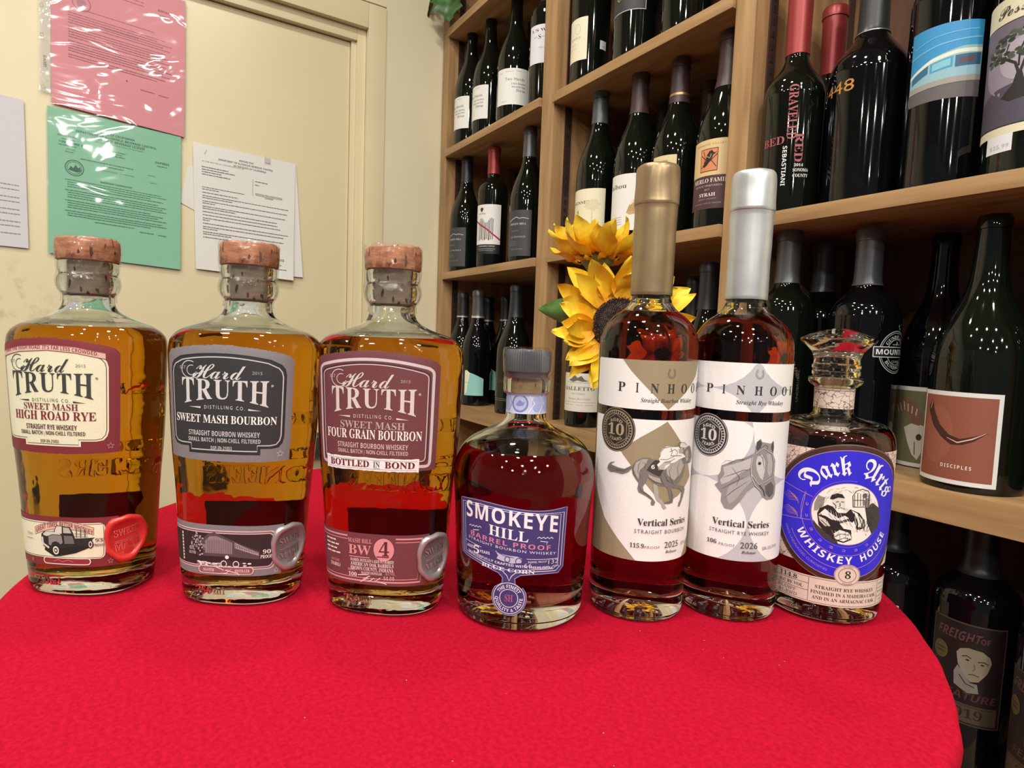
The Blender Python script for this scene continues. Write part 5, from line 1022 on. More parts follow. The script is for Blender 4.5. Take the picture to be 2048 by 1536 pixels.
# galloping horse and rider, pencil engraving
G1, G2, G3, G4 = '#77736f', '#4c4845', '#a9a6a1', '#cfccc8'
def hatch(A, P, q, w, c, k):
    """short pencil strokes between two chains"""
    for i in range(k):
        t = (i + .5) / k; a = P[min(len(P) - 1, int(t * len(P)))]; b = q[min(len(q) - 1, int(t * len(q)))]; A.line([a, ((a[0] + b[0]) / 2 + .2, (a[1] + b[1]) / 2), b], w, c)
H = [(-21.1, 13.9), (-20.8, 17.0), (-18.9, 20.2), (-14.8, 22.8), (-10.7, 23.0), (-6.8, 21.5), (-3.7, 21.5), (4.8, 21.4), (9.0, 22.5), (11.9, 24.0), (15.0, 27.3), (18.8, 29.1), (21.1, 30.0), (23.6, 28.5), (26.3, 25.0), (28.3, 21.6), (26.2, 17.9), (23.0, 17.5), (19.6, 18.4), (17.5, 18.2), (17.2, 13.8), (15.3, 9.7), (11.6, 5.7), (7.6, 3.4), (5.0, 3.1), (6.3, 0.0), (7.8, -3.6), (7.3, -7.1), (4.7, -7.8), (0.8, -7.6), (1.2, -6.5), (5.0, -5.6), (4.3, -2.5), (2.5, 2.8), (0.9, 4.2), (-3.7, 4.7), (-8.6, 7.6), (-11.2, 10.5), (-11.9, 7.0), (-13.8, 3.4), (-12.9, 0.8), (-8.9, -2.0), (-6.7, -4.1), (-5.2, -6.2), (-6.0, -8.4), (-7.7, -8.4), (-8.2, -6.7), (-7.6, -5.0), (-11.8, -2.1), (-16.1, -0.3), (-17.1, 2.2), (-16.5, 5.7), (-18.3, 8.2), (-20.5, 11.4)]
Lw.poly(H, G1); Lw.up()
Lw.poly([(-39.3, 11.8), (-38.8, 14.4), (-36.6, 16.8), (-32.9, 17.9), (-36.5, 15.4), (-30.2, 14.3), (-26.0, 14.1), (-21.3, 17.2), (-21.0, 15.2), (-23.6, 12.3), (-27.1, 10.5), (-33.0, 10.8), (-36.8, 10.3)], G1)
Lw.poly([(6.0, 4.0), (11.1, 4.4), (17.6, 2.7), (18.7, 0.3), (17.4, -3.9), (15.5, -7.6), (14.0, -10.5), (12.3, -10.5), (12.7, -8.1), (14.5, -5.3), (15.1, 0.0), (10.6, 2.3), (7.1, 2.6)], G1)
Lw.poly([(-7.2, 6.3), (-4.6, 5.1), (-3.4, 0.3), (-3.2, -3.1), (-0.8, -4.9), (0.8, -7.6), (2.8, -10.3), (0.9, -11.2), (-0.5, -9.7), (-1.2, -7.5), (-4.5, -4.9), (-6.4, -0.6), (-7.1, 3.7)], G3)
Lw.poly([(-6.8, 21.9), (-1.4, 20.7), (-1.1, 15.1), (-3.5, 10.7), (-7.5, 12.4), (-11.9, 14.8), (-9.6, 18.8)], '#3d3936'); Lw.up()
Lw.poly([(-18.8, 19.4), (-14.8, 21.9), (-11.4, 22.1), (-12.9, 18.1), (-16.1, 14.4), (-16.6, 8.3), (-18.8, 11.6), (-20.1, 14.9)], G3); Lw.poly([(0.6, 17.6), (7.0, 20.0), (12.7, 21.8), (16.0, 17.5), (12.3, 11.7), (7.3, 7.8), (4.5, 9.7), (1.4, 12.4)], G3); Lw.poly([(-10.9, 12.2), (-7.5, 10.7), (-3.0, 9.5), (-2.0, 6.4), (-6.4, 7.7), (-10.0, 10.1)], G3); Lw.poly([(16.6, 26.2), (18.9, 27.7), (20.6, 24.9), (20.9, 20.4), (18.4, 19.4), (16.7, 22.7)], G3)
Lw.text('6', *[(-8.0, 15.8)][0], 2.6, '#f0eeea', 2.2, 'N'); Lw.up()
for P in ([(-20.0, 18.4), (-20.7, 14.8), (-19.4, 10.6), (-16.5, 6.6)], [(-15.5, 21.0), (-17.0, 17.8), (-17.3, 13.5), (-14.9, 9.3)], [(5.0, 18.4), (3.2, 14.1), (4.6, 8.8), (8.1, 4.2)], [(11.6, 20.6), (9.5, 16.4), (10.5, 11.0), (7.9, 6.9)], [(-10.8, 10.5), (-6.4, 7.2), (-0.1, 5.5)], [(-37.5, 13.5), (-32.1, 13.0), (-26.4, 13.2), (-22.0, 15.1)], [(-35.2, 11.7), (-30.1, 12.2), (-25.4, 12.5)], [(5.0, 2.7), (6.4, -1.7), (6.1, -6.1), (1.6, -6.9)], [(-15.9, 4.0), (-14.5, 0.7), (-10.2, -1.6), (-7.1, -4.5)], [(17.2, 18.3), (14.4, 18.5), (12.9, 20.9), (17.0, 22.7), (25.0, 21.2)], [(15.5, 22.8), (22.4, 24.7)], [(-2.5, 15.1), (-2.6, 9.9), (0.0, 4.7)], [(-14.7, 19.7), (-12.9, 19.0), (-13.2, 15.5)], [(-0.5, 13.3), (2.1, 8.1), (5.8, 6.2)]): Lw.line(P, .32, G2, taper=True)
# rider
Lw.poly([(-4.3, 23.7), (-4.2, 26.7), (-2.4, 29.3), (0.2, 30.8), (4.1, 30.9), (9.0, 30.5), (10.9, 28.9), (12.1, 26.2), (15.3, 24.2), (17.0, 22.7), (11.5, 21.9), (7.0, 20.0), (3.9, 19.3), (-0.6, 15.1), (-3.8, 15.5), (-5.7, 18.5), (-3.7, 20.7), (-4.6, 22.4)], '#ebe9e4'); Lw.up()
Lw.ell(*[(12.6, 30.8)][0], 2.1, 2.2, '#d9d6cf', 18); Lw.poly([(9.2, 28.6), (12.2, 28.8), (14.3, 27.3), (13.1, 25.2), (10.1, 25.9)], G3)
Lw.poly([(3.9, 19.3), (0.1, 18.5), (-0.6, 15.1), (-4.2, 15.1), (-5.2, 16.8), (-1.0, 20.7), (3.8, 21.5)], '#b9b4ac'); Lw.up()
for P in ([(-4.1, 23.7), (-3.8, 26.7), (-1.5, 29.7), (3.1, 30.7), (9.0, 30.5)], [(8.9, 32.0), (10.5, 33.0), (13.8, 32.8), (17.0, 31.1), (18.3, 29.2), (14.1, 28.9), (9.9, 30.1), (8.9, 32.0)], [(2.4, 27.1), (6.4, 28.7), (8.7, 26.9), (7.8, 24.3), (3.5, 24.5)], [(-3.8, 22.4), (0.8, 22.0), (6.7, 24.4), (12.6, 24.0)], [(-5.7, 18.5), (-3.8, 15.5), (-0.6, 15.1)], [(-1.0, 20.3), (2.8, 20.6), (6.8, 22.6)], [(3.2, 29.7), (4.4, 27.1), (3.5, 24.5)]): Lw.line(P, .32, G2)
Lw.text('Vertical Series', 2.5, -22.2, 4.6, '#2f2c2a', 37, 'B'); Lw.text('STRAIGHT BOURBON', 1.5, -27.6, 2.6, '#55504c', 38, ls=1.25); Lw.text('115.9', -15.5, -37.5, 3.0, '#3b3632', 9, 'J'); Lw.text('PROOF', -5.5, -37.6, 1.8, '#6c6660', 10, ls=1.2); Lw.text('2025', 8.5, -37.4, 4.2, '#4d4843', 11.5); Lw.text('Release', 8.5, -41.0, 2.0, '#4d4843', 9.5, 'J'); Lw.text('57.9% ALC/VOL', 25, -37.6, 2.4, '#4d4843', 15, 'I'); Lw.text('UNFILTERED', -50.5, 8, 1.8, '#6c6660', 17, rot=math.pi / 2)
tallb('tall whiskey bottle with bronze wax capsule and khaki patterned label', (-.3046, .3040, .0003), M_bronze, -19, U, Lw, (R(.6), R(.75)))
# silver bottle: four pointed stars and a horse head
def cstar(A, x, y, rx, ry, c, clip=None):
    P = []
    for qd in range(4):
        for k in range(8):
            t = k / 8 * math.pi / 2; sx_, sy_ = ((1, 1), (-1, 1), (-1, -1), (1, -1))[qd]; a, b = 1 - math.sin(t), 1 - math.cos(t)
            if qd % 2: a, b = 1 - math.cos(t), 1 - math.sin(t)
            P.append((x + sx_ * rx * a, y + sy_ * ry * b))
    if clip: P = [(max(-57, min(57, a)), max(clip[0], min(clip[1], b))) for a, b in P]
    A.poly(P, c)
U = Art(); upper_base(U); cstar(U, 0, -1, 31, 26, SVG, (-15.8, 16.2)); cstar(U, -52, -1, 20, 17, SVG, (-15.8, 16.2)); U.up(); shoe(U, 1, 9.6, '#6c6e76')
for ch, x in zip('PINHOOK', (-30.5, -20.5, -10, 1.0, 11.2, 21.2, 31.0)): U.text(ch, x, -4.6, 6.0, '#2a2b33', {'I': 1.9}.get(ch, 5.2), 'B')
U.text('Straight Rye Whiskey', 4, -10.9, 2.7, '#3d3e48', 33, 'J')
Lw = Art(); Lw.rect(-57, 57, -46.5, 47.8, PAP, 2.5); Lw.up()
cstar(Lw, 0, 8, 33, 34, SVG); cstar(Lw, 0, 60, 8, 26, SVG, (-46.4, 47.6)); cstar(Lw, -52, 8, 20, 20, SVG); cstar(Lw, 0, -52, 38, 36, SVG, (-46.4, 47.6)); Lw.up(); badge(Lw, -29.5, 36.5, '#2b2724', '#cfcfd2')
W1 = '#8e8c8d'
Lw.poly([(-18.8, 17.0), (-14.2, 19.7), (-7.9, 22.3), (-1.7, 25.7), (1.2, 27.3), (1.6, 30.8), (2.0, 34.7), (4.5, 37.0), (5.7, 34.8), (8.7, 34.3), (12.2, 33.6), (14.3, 35.7), (14.9, 30.7), (14.7, 26.8), (17.2, 21.7), (17.1, 15.8), (17.2, 10.8), (19.3, 4.6), (18.9, -1.3), (17.0, -3.9), (12.4, -4.3), (8.8, -2.2), (6.3, 2.3), (2.5, 5.2), (-2.0, 1.1), (-6.2, -6.2), (-10.5, -11.7), (-15.1, -11.4), (-17.8, -6.8), (-17.6, -1.8), (-22.4, 3.4), (-20.0, 5.8), (-20.7, 9.7), (-19.0, 13.0)], W1); Lw.up()
Lw.poly([(-17.7, 16.2), (-11.4, 19.0), (-3.4, 22.7), (-0.2, 24.3), (-0.2, 17.9), (-6.5, 13.6), (-13.4, 6.9), (-18.0, 4.2), (-19.1, 7.0), (-16.5, 11.4)], '#b9b8b8'); Lw.poly([(3.2, 24.9), (6.1, 26.5), (8.6, 22.0), (9.0, 16.1), (7.9, 9.2), (5.7, 11.2), (3.3, 16.1), (2.4, 21.0)], '#c4c3c3'); Lw.poly([(9.3, 26.9), (12.8, 26.4), (14.8, 20.9), (14.9, 14.9), (12.9, 11.1), (10.8, 15.1), (10.9, 21.0)], '#a9a8a8'); Lw.poly([(9.9, 5.2), (14.5, 8.0), (17.5, 4.8), (17.3, -0.2), (14.2, -2.9), (10.8, 0.3)], '#5c5a5b'); Lw.poly([(1.8, 30.8), (2.3, 34.7), (4.3, 36.2), (5.6, 33.8), (4.8, 30.8), (2.9, 28.8)], '#4a484a'); Lw.poly([(12.5, 30.8), (12.8, 33.5), (14.3, 35.2), (14.9, 30.7), (14.3, 27.3)], '#4a484a'); Lw.poly([(-13.3, 3.9), (-6.2, 8.7), (-0.8, 12.0), (1.3, 9.2), (-4.0, 2.9), (-9.0, -5.5), (-12.5, -8.0), (-14.7, -3.3)], '#a4a3a3'); Lw.up()
Lw.ell(*[(4.9, 20.5)][0], 1.1, 1.1, '#2d2b2d', 12)
for P in ([(0.2, 24.8), (-0.5, 17.9), (0.4, 11.1), (3.0, 5.8), (6.8, 2.3)], [(0.2, 13.0), (5.5, 6.3), (9.7, 8.2), (16.8, 11.8)], [(1.6, 26.8), (6.8, 30.9), (14.0, 26.8), (15.9, 20.8), (16.1, 12.9)], [(5.5, 6.3), (9.0, 2.3), (10.4, -1.7)]): Lw.line(P, 1.0, '#4d4b4c'); 
Lw.up()
for P in ([(0.2, 24.8), (-0.5, 17.9), (0.4, 11.1), (3.0, 5.8), (6.8, 2.3)], [(0.2, 13.0), (5.5, 6.3), (9.7, 8.2), (16.8, 11.8)], [(1.6, 26.8), (6.8, 30.9), (14.0, 26.8), (15.9, 20.8), (16.1, 12.9)]): Lw.line(P, .5, '#c9c8c8')
for P in ([(-18.8, 17.5), (-16.2, 20.9), (-11.5, 21.0), (-14.2, 19.2), (-9.7, 22.1), (-5.3, 23.0), (-7.0, 21.4), (0.2, 26.3)], [(-17.3, 9.3), (-11.9, 12.0), (-4.8, 15.7), (-0.6, 16.0)], [(-17.8, 1.2), (-11.5, 6.1), (-4.5, 10.8)], [(-15.5, -4.4), (-10.3, 1.3), (-2.4, 8.0)], [(4.0, 26.9), (6.8, 24.0), (8.4, 17.1)], [(13.4, 5.1), (12.6, 1.2), (14.7, -2.0)], [(4.8, 30.8), (7.8, 32.8), (10.0, 31.8), (9.2, 28.9)], [(-12.2, 16.9), (-7.2, 10.6), (-8.7, 4.5)]): Lw.line(P, .4, '#565455', taper=True)
Lw.text('Vertical Series', -3.5, -23.2, 4.6, '#2f2c2e', 38, 'B'); Lw.text('STRAIGHT RYE WHISKEY', -4, -28.4, 2.5, '#55535a', 40, ls=1.2); Lw.text('106', -22, -36.5, 2.8, '#3b393e', 6.5, 'J'); Lw.text('PROOF', -12.2, -37, 1.8, '#6c6a70', 10, ls=1.2); Lw.text('2026', 2.0, -37.4, 4.2, '#4d4b50', 11.5); Lw.text('Release', 2.0, -41, 2.0, '#4d4b50', 9.5, 'J'); Lw.text('53% ALC/VOL', 18.5, -38.2, 2.2, '#4d4b50', 14, 'I', rot=.06)
tallb('tall whiskey bottle with silver wax capsule and horse head label', (-.2730, .3635, .0003), M_silver, -34.5, U, Lw, (R(.25), R(.45)))

# --- stout bottle with a glass stopper and round blue label
dk = empty('whiskey_bottle', (-.2399, .4265, .0003), 0, 'stout dark whiskey bottle with round blue label and clear glass stopper', 'bottle')
DO = smoothprof([(.0006, .0345), (.0022, .0370), (.006, .0382), (.02, .0386), (.06, .0395), (.10, .0402), (.118, .0404), (.1255, .0398), (.1310, .0378), (.1348, .0338), (.1368, .0280), (.1382, .0200), (.1398, .0148), (.1425, .0130), (.150, .0128), (.1590, .0130), (.1605, .0142), (.1625, .0166), (.1650, .0178), (.1668, .0172), (.1672, .0150)], 4)
DI = [(.0130, .026), (.0118, .032), (.0140, .0350), (.03, .0360), (.08, .0368), (.118, .0374), (.126, .0362), (.1305, .0330), (.1330, .0270), (.1348, .0190), (.137, .0120), (.141, .0102), (.1672, .0102)]
LVd = .1308; DI = [p for p in DI if p[0] < LVd] + [(LVd, prof_r(DI[2:], LVd))] + [p for p in DI if p[0] > LVd]; obj('glass_body', body(DO, DI, LVd), dk, None, 60)
lq = [(z - (.0003 if i < 2 else 0), r_ + .0003) for i, (z, r_) in enumerate(DI) if z < LVd]
liqo([(lq[0][0], 0)] + lq + [(LVd, .0325), (LVd - .0004, .0312), (LVd - .0004, 0)], dk, M_brownw, LVd)
st = tube('glass_stopper', [(.1500, 0), (.1500, .0092), (.1668, .0096), (.1676, .0098), (.1676, .0145), (.1690, .0155), (.1712, .0156), (.1722, .0150), (.1735, .0158), (.1756, .0158), (.1770, .0149), (.1800, .0149), (.1850, .0165), (.1885, .0196), (.1920, .0238), (.1935, .0247), (.1950, .0243), (.1975, .0190), (.2005, .0095), (.2018, .0040), (.2020, 0)], dk, M_stop, 56, 28)
tube('cork_sleeve', [(.1502, .0093), (.1502, .0099), (.166, .0099), (.166, .0097)], st, M_corkl)
cream = mat('crackled_cream_paper', srgb('d8c4b8'), .6)
def crackle(m, sc):
    b = m.node_tree.nodes['Principled BSDF']; tc = N(m, 'ShaderNodeTexCoord'); v = N(m, 'ShaderNodeTexVoronoi', feature='DISTANCE_TO_EDGE'); v.inputs['Scale'].default_value = sc
    nz = N(m, 'ShaderNodeTexNoise'); nz.inputs['Scale'].default_value = 300; mxv = N(m, 'ShaderNodeMix', data_type='RGBA'); mxv.inputs['Factor'].default_value = .006
    link(m, tc.outputs['Object'], nz.inputs['Vector']); link(m, tc.outputs['Object'], mxv.inputs['A']); link(m, nz.outputs['Color'], mxv.inputs['B']); link(m, mxv.outputs['Result'], v.inputs['Vector'])
    lt = N(m, 'ShaderNodeMath', operation='LESS_THAN'); lt.inputs[1].default_value = .035; link(m, v.outputs['Distance'], lt.inputs[0])
    mx = N(m, 'ShaderNodeMix', data_type='RGBA'); link(m, lt.outputs[0], mx.inputs['Factor']); mx.inputs['A'].default_value = (*srgb('d8c4b8'), 1); mx.inputs['B'].default_value = (*srgb('6a4a44'), 1); link(m, mx.outputs['Result'], b.inputs['Base Color'])
crackle(cream, 190)
A = Art(); A.rect(-46, 46, -7, 7, cream); A.up(); A.line([(-46, 5.8), (46, 5.8)], .35, '#6a4a44'); A.line([(-46, -5.6), (46, -5.6)], .3, '#b59a6a'); A.build('neck_band', dk, cylmap(DO, -70, .1523, .0128), off=.0002, dz=.00005, step=1.2, stepy=1.5)
BL, BR, RS, WH = '#2a1fd0', '#3b2118', '#b98a96', '#eceaf2'
A = Art(); A.rect(-72, 60, -37, 42, cream); A.up(); A.ell(0, -.5, 49.2, 47.6, BR, 90); A.up(); A.ring(0, -.5, 48.6, 47.0, .35, '#8a6458', 90); A.up(); A.ell(0, -.5, 45.6, 43.6, BL, 90); A.up(); A.ring(0, -.5, 45.4, 43.4, .4, RS, 90)
A.arc('Dark', 0, 0, 26.5, 147, 90, 12.5, WH, 'F'); A.arc('Arts', 0, 0, 26.5, 76, 24, 12.5, WH, 'F'); A.arc('WHISKEY', 0, 0, 34.2, 206, 280, 4.9, WH, 'N', inward=True, ls=1.15); A.arc('HOUSE', 0, 0, 34.2, 290, 335, 4.9, WH, 'N', inward=True, ls=1.15)
arcp = lambda r_, a0, a1, cx=0, cy_=0: [(cx + r_ * math.cos(R(a0 + (a1 - a0) * k / 30)), cy_ + r_ * math.sin(R(a0 + (a1 - a0) * k / 30))) for k in range(31)]
A.line(arcp(28.4, 160, 335), .3, RS); A.line(arcp(37.6, 205, 338), .3, RS); A.line(arcp(22.6, 80, 340), .35, '#6d5fd8')
A.line([(-30 * 1.45, 16), (-21.5, 9)], .35, RS); A.line([(-44.5, -9), (-22, -7)], .35, RS); A.line([(-28.5, -8), (-26, 12)], .3, RS)
for k, a in enumerate((172, 190, 212, 232, 250, 268, 286, 305)): A.line(arcp(25.5, a - 2, a + 2) + arcp(24.4, a + 2, a - 2), .4, '#8d7fe0' if k % 2 else RS)
for cy0, s_ in ((6.5, 1), (-3.0, .8)):
    for k in range(7): A.line([(-42 + k * .7, cy0 - k * .5), (-38 + k * 1.1, cy0 + 3.4 * s_ - k * .9), (-34 + k * .6, cy0 + 1.4 - k * .7), (-30.5, cy0 - 1.2 - k * .55)], .3, '#c08a8a', taper=True)
A.arc('ONCE UNDAUNTED CURIOSITIES', 0, 0, 41.4, 200, 256, 1.6, '#9a86c8', '', inward=True); A.up()
# engraved round picture: bearded scholar by a barred window
A.ell(0, 0, 21.6, 20.6, '#e9e6de', 60); A.ring(0, 0, 21.8, 20.8, .4, RS, 60); A.up()
DKX, LT = '#1f1b1a', '#e9e6de'
def d(P): return P
for P in ([(-18.2, -1.6), (-16.9, 2.2), (-12.5, 5.2), (-9.3, 4.4), (-5.9, 0.4), (-1.3, 0.9), (1.0, 3.7), (7.0, 1.4), (11.1, -3.8), (10.7, -9.2), (6.3, -10.1), (4.0, -4.0), (1.7, -6.8), (3.1, -12.9), (2.6, -17.4), (-1.3, -19.5), (-7.0, -18.4), (-12.7, -14.0), (-16.9, -9.4)],): A.poly(P, DKX)
A.poly([(-20.3, -6.5), (-17.7, -9.6), (-11.1, -14.6), (-6.3, -16.5), (-4.5, -20.7), (-7.6, -20.3), (-13.2, -17.7), (-17.4, -14.0), (-19.9, -10.1)], '#3b3532'); A.poly([(10.4, 5.0), (15.9, 8.4), (21.5, 4.6), (23.3, -2.7), (21.3, -9.6), (17.1, -12.9), (13.2, -5.6)], '#3b3532'); A.poly([(-20.3, 5.2), (-18.3, 10.9), (-14.3, 9.8), (-14.7, 4.4), (-18.4, 0.2), (-20.3, -0.2)], '#8f8a82'); A.up()
A.poly([(-17.4, -2.3), (-13.8, 2.3), (-10.5, -0.2), (-5.6, -3.1), (-1.9, -0.9), (0.6, -2.5), (-4.0, -4.7), (-9.5, -4.5), (-13.4, -2.5)], LT); A.poly([(-17.3, -3.2), (-12.5, -5.0), (-9.9, -9.1), (-13.0, -9.6), (-16.3, -6.6)], '#cfcac0'); A.poly([(1.9, 2.9), (5.4, 1.3), (9.2, -3.0), (9.2, -8.3), (7.0, -8.3), (5.7, -3.1), (3.7, 0.4)], LT); A.poly([(-8.0, -14.1), (-4.3, -10.9), (1.3, -12.2), (3.3, -15.6), (-1.4, -18.6), (-6.3, -17.4)], LT); A.poly([(-4.7, -6.5), (0.8, -4.2), (5.1, -6.6), (6.3, -11.0), (2.0, -10.3), (-2.0, -9.8)], LT)
A.poly([(-10.0, 9.6), (-6.6, 10.9), (-3.1, 10.0), (-2.0, 6.1), (-2.9, 2.1), (-5.9, 0.4), (-8.1, 3.7), (-9.4, 6.1)], '#d8d3c8'); A.up()
A.poly([(-11.4, 9.4), (-10.6, 12.2), (-7.6, 13.8), (-4.5, 13.4), (-2.7, 10.9), (-6.6, 10.9), (-9.6, 9.2)], DKX); A.poly([(-7.0, 3.8), (-4.7, 5.0), (-2.2, 3.9), (-1.9, 1.7), (-4.4, 0.6), (-6.6, 1.0), (-7.6, 2.4)], '#f2efe8')
for P in ([(-7.9, 7.7), (-6.1, 8.3)], [(-4.9, 8.3), (-2.9, 8.1)], [(-5.5, 7.5), (-5.2, 5.3), (-5.8, 4.8)], [(-6.5, 3.3), (-4.6, 4.3), (-2.2, 3.3)], [(-16.6, -1.3), (-11.7, -5.8), (-5.4, -6.6), (0.8, -4.2)], [(-15.6, -5.6), (-9.8, -10.8), (-3.6, -10.0)], [(3.6, 1.3), (5.3, -4.0), (5.3, -9.3)], [(6.3, 0.5), (7.9, -3.9), (7.9, -8.3)], [(-7.1, -15.8), (-3.3, -13.5), (1.5, -13.9)], [(-5.4, -18.2), (-0.8, -15.9), (3.3, -16.9)], [(-9.5, 7.0), (-7.8, 5.5), (-7.5, 3.3)]): A.line(P, .45, '#2a2523')
for k in range(9): A.line([(-12 + k * 1.5, 2.5 - k * .5), (-11 + k * 1.6, -1.5 - k * .6), (-8.5 + k * 1.5, -4.5 - k * .5)], .4, '#e9e6de' if k % 2 else '#8f8a82', taper=True)
for k in range(8): A.line([(4 + k * 1.3, -1 - k * .3), (5.5 + k * 1.2, -6 - k * .2), (5 + k * 1.1, -10 - k * .2)], .4, '#2a2523' if k % 2 else '#e9e6de', taper=True)
for k in range(7): A.line([(-9 + k * 1.9, -11.5 - k * .2), (-7.5 + k * 1.8, -15), (-7 + k * 1.7, -17.5)], .4, '#e9e6de' if k % 2 else '#8f8a82', taper=True)
for k in range(5): A.line([(-4.4 + k * 1.0, 4.6 - k * .1), (-4.2 + k * .9, 2.2)], .28, '#4a423d', taper=True)
# window bars and figure
for x_ in (722, 742, 762, 782, 802, 822): A.line([(3.5, 5.6), (2.9, 13.5)] if x_ == 722 else [(p[0] + (x_ - 722) * .092, p[1] + (.6 if x_ < 800 else 0)) for p in [(3.5, 5.6), (2.9, 14.0)]], .35, DKX)
A.line([(2.6, 5.4), (1.8, 12.6), (3.8, 16.2), (7.5, 17.7), (11.7, 16.4), (12.9, 13.8), (13.4, 5.8), (2.6, 5.4)], .45, DKX); A.line([(2.3, 10.0), (13.0, 10.3)], .35, DKX)
A.ell(*[(9.6, 13.3)][0], 1.6, 1.7, '#5a5450', 14); A.poly([(8.2, 8.5), (11.1, 12.0), (13.5, 10.2), (13.4, 5.8), (11.5, 5.0)], '#7b756e')
rn = random.Random(4)
for k in range(46):
    a_ = rn.uniform(15, 165); r_ = rn.uniform(15.5, 20); A.line([(r_ * math.cos(R(a_)), r_ * math.sin(R(a_)) * .95), (r_ * math.cos(R(a_ + 7)), r_ * math.sin(R(a_ + 7)) * .95 + rn.uniform(-.8, .8))], .28, '#7d7770', taper=True)
for k in range(34):
    a_ = rn.uniform(200, 350); r_ = rn.uniform(13, 20); A.line([(r_ * math.cos(R(a_)), r_ * math.sin(R(a_)) * .95), (r_ * math.cos(R(a_)) + rn.uniform(-1, 1), r_ * math.sin(R(a_)) * .95 + rn.uniform(1.4, 3))], .4, DKX, taper=True)
A.up(); A.up()
A.build('label', dk, cylmap(DO, -41, .0780, .0397), off=.0002, dz=.00006, step=2.2, stepy=5)
A = Art(); A.rect(-58, 46, -9.6, 9.2, '#d5c5b8'); A.up(); A.line([(-54, 8.2), (45, 8.2), (45, -8.6), (-54, -8.6)], .3, '#5a4a44', True); A.line([(-54, 7.2), (-52.6, 7.2)], .3, '#5a4a44')
for P in ([(-20, 7.8), (-20, -8.2)], [(28, 7.8), (28, -8.2)], [(-53, 3.6), (-20, 3.6)], [(-53, -1.4), (-20, -1.4)], [(28, 2.6), (45, 2.6)], [(28, -3.4), (45, -3.4)], [(-49, -1.4), (-49, -8.2)]): A.line(P, .3, '#5a4a44')
A.text('PROOF', -47, 5, 1.3, '#5a4a44', 6); A.text('114.8', -34, 4.4, 2.9, '#2c2420', 13, 'B'); A.text('57.4 % ALC BY VOL', -37, -.1, 2.2, '#2c2420', 27, 'B'); A.text('BLUNT', -35, -4.4, 2.4, '#5a4a44', 14, 'M'); A.text('BLEND', -34, -7.6, 2.4, '#5a4a44', 14, 'M')
A.text('STRAIGHT RYE WHISKEY', 4, 1.4, 2.3, '#3b302c', 40, 'B'); A.text('FINISHED IN A MADEIRA CASK', 4, -2.4, 2.3, '#3b302c', 45, 'B'); A.text('AND IN AN ARMAGNAC CASK', 4, -6.2, 2.3, '#3b302c', 43, 'B'); A.text('BOTTLE NO.', 33, 5, 1.2, '#5a4a44', 7); A.text('23', 41, 3.6, 2.6, '#2c2420', 4.5, 'B'); A.text('BATCH', 32.5, -.6, 1.2, '#5a4a44', 6); A.text('2', 38, -2.6, 2.8, '#2c2420', 2.2, 'B'); A.line([(33, -6), (36, -6)], .4, '#5a4a44'); A.line([(39, -6), (42, -6)], .4, '#5a4a44')
A.up(); A.ell(3, 13.2, 8.4, 7.4, '#d5c5b8', 36); A.up(); A.ring(3, 13.2, 8.0, 7.0, .3, '#8a4a4a', 36); A.ring(3, 13.2, 5.6, 4.9, .35, '#8a4a4a', 30); A.text('8', 3.2, 10.9, 5, '#2c2420', 3.8, 'J'); A.arc('AGED', 3, 13.0, 5.7, 120, 60, 1.0, '#8a4a4a'); A.arc('YEARS', 3, 13.2, 6.9, 240, 300, 1.2, '#8a4a4a', '', inward=True)
A.build('lower_label', dk, cylmap(DO, -41, .0232, .0390), off=.00050, dz=.00006, step=2.2)

# ------------------------------------------------------------------ artificial sunflowers in a slim vase
def petalmat(name, a, b_, c):
    m = mat(name, rough=.6); b = m.node_tree.nodes['Principled BSDF']; b.inputs['Subsurface Weight'].default_value = 0
    at = N(m, 'ShaderNodeVertexColor'); at.layer_name = 'along'
    sp = N(m, 'ShaderNodeSeparateColor'); link(m, at.outputs[0], sp.inputs[0])
    tc = N(m, 'ShaderNodeTexCoord'); nz = N(m, 'ShaderNodeTexNoise'); nz.inputs['Scale'].default_value = 90; nz.inputs['Detail'].default_value = 3; link(m, tc.outputs['Object'], nz.inputs['Vector'])
    ad = N(m, 'ShaderNodeMath', operation='MULTIPLY_ADD'); ad.inputs[1].default_value = .55; link(m, nz.outputs['Fac'], ad.inputs[0]); link(m, sp.outputs[0], ad.inputs[2])
    r_ = N(m, 'ShaderNodeValToRGB'); e = r_.color_ramp.elements; e[0].position = .28; e[0].color = (*a, 1); e[1].position = 1.15 if False else 1.0; e[1].color = (*c, 1); k = e.new(.6); k.color = (*b_, 1)
    link(m, ad.outputs[0], r_.inputs[0]); link(m, r_.outputs[0], b.inputs['Base Color'])
    bp = N(m, 'ShaderNodeBump'); bp.inputs['Strength'].default_value = .35; bp.inputs['Distance'].default_value = .001; link(m, nz.outputs['Fac'], bp.inputs['Height']); link(m, bp.outputs[0], b.inputs['Normal']); return m
M_pet = petalmat('yellow_orange_petal', (.86, .36, .006), (.92, .58, .016), (.92, .72, .07))
M_leaf = noisy(mat('green_leaf', rough=.5), (.06, .17, .03), (.12, .28, .06), nscale=60, bump=.3, bscale=90)
M_leafd = noisy(mat('dark_ivy_leaf', rough=.4), (.03, .09, .02), (.07, .18, .05), nscale=60, bump=.3, bscale=90)
M_seed = noisy(mat('dark_seed_disc', rough=.6), (.015, .008, .008), (.09, .05, .04), nscale=160)
M_seedt = mat('pale_seed_tips', (.35, .25, .16), .5)
M_calyx = noisy(mat('olive_calyx', rough=.6), (.12, .13, .03), (.22, .22, .07), nscale=90)
M_stem = noisy(mat('green_stem', rough=.6), (.05, .10, .02), (.09, .16, .04), nscale=60)
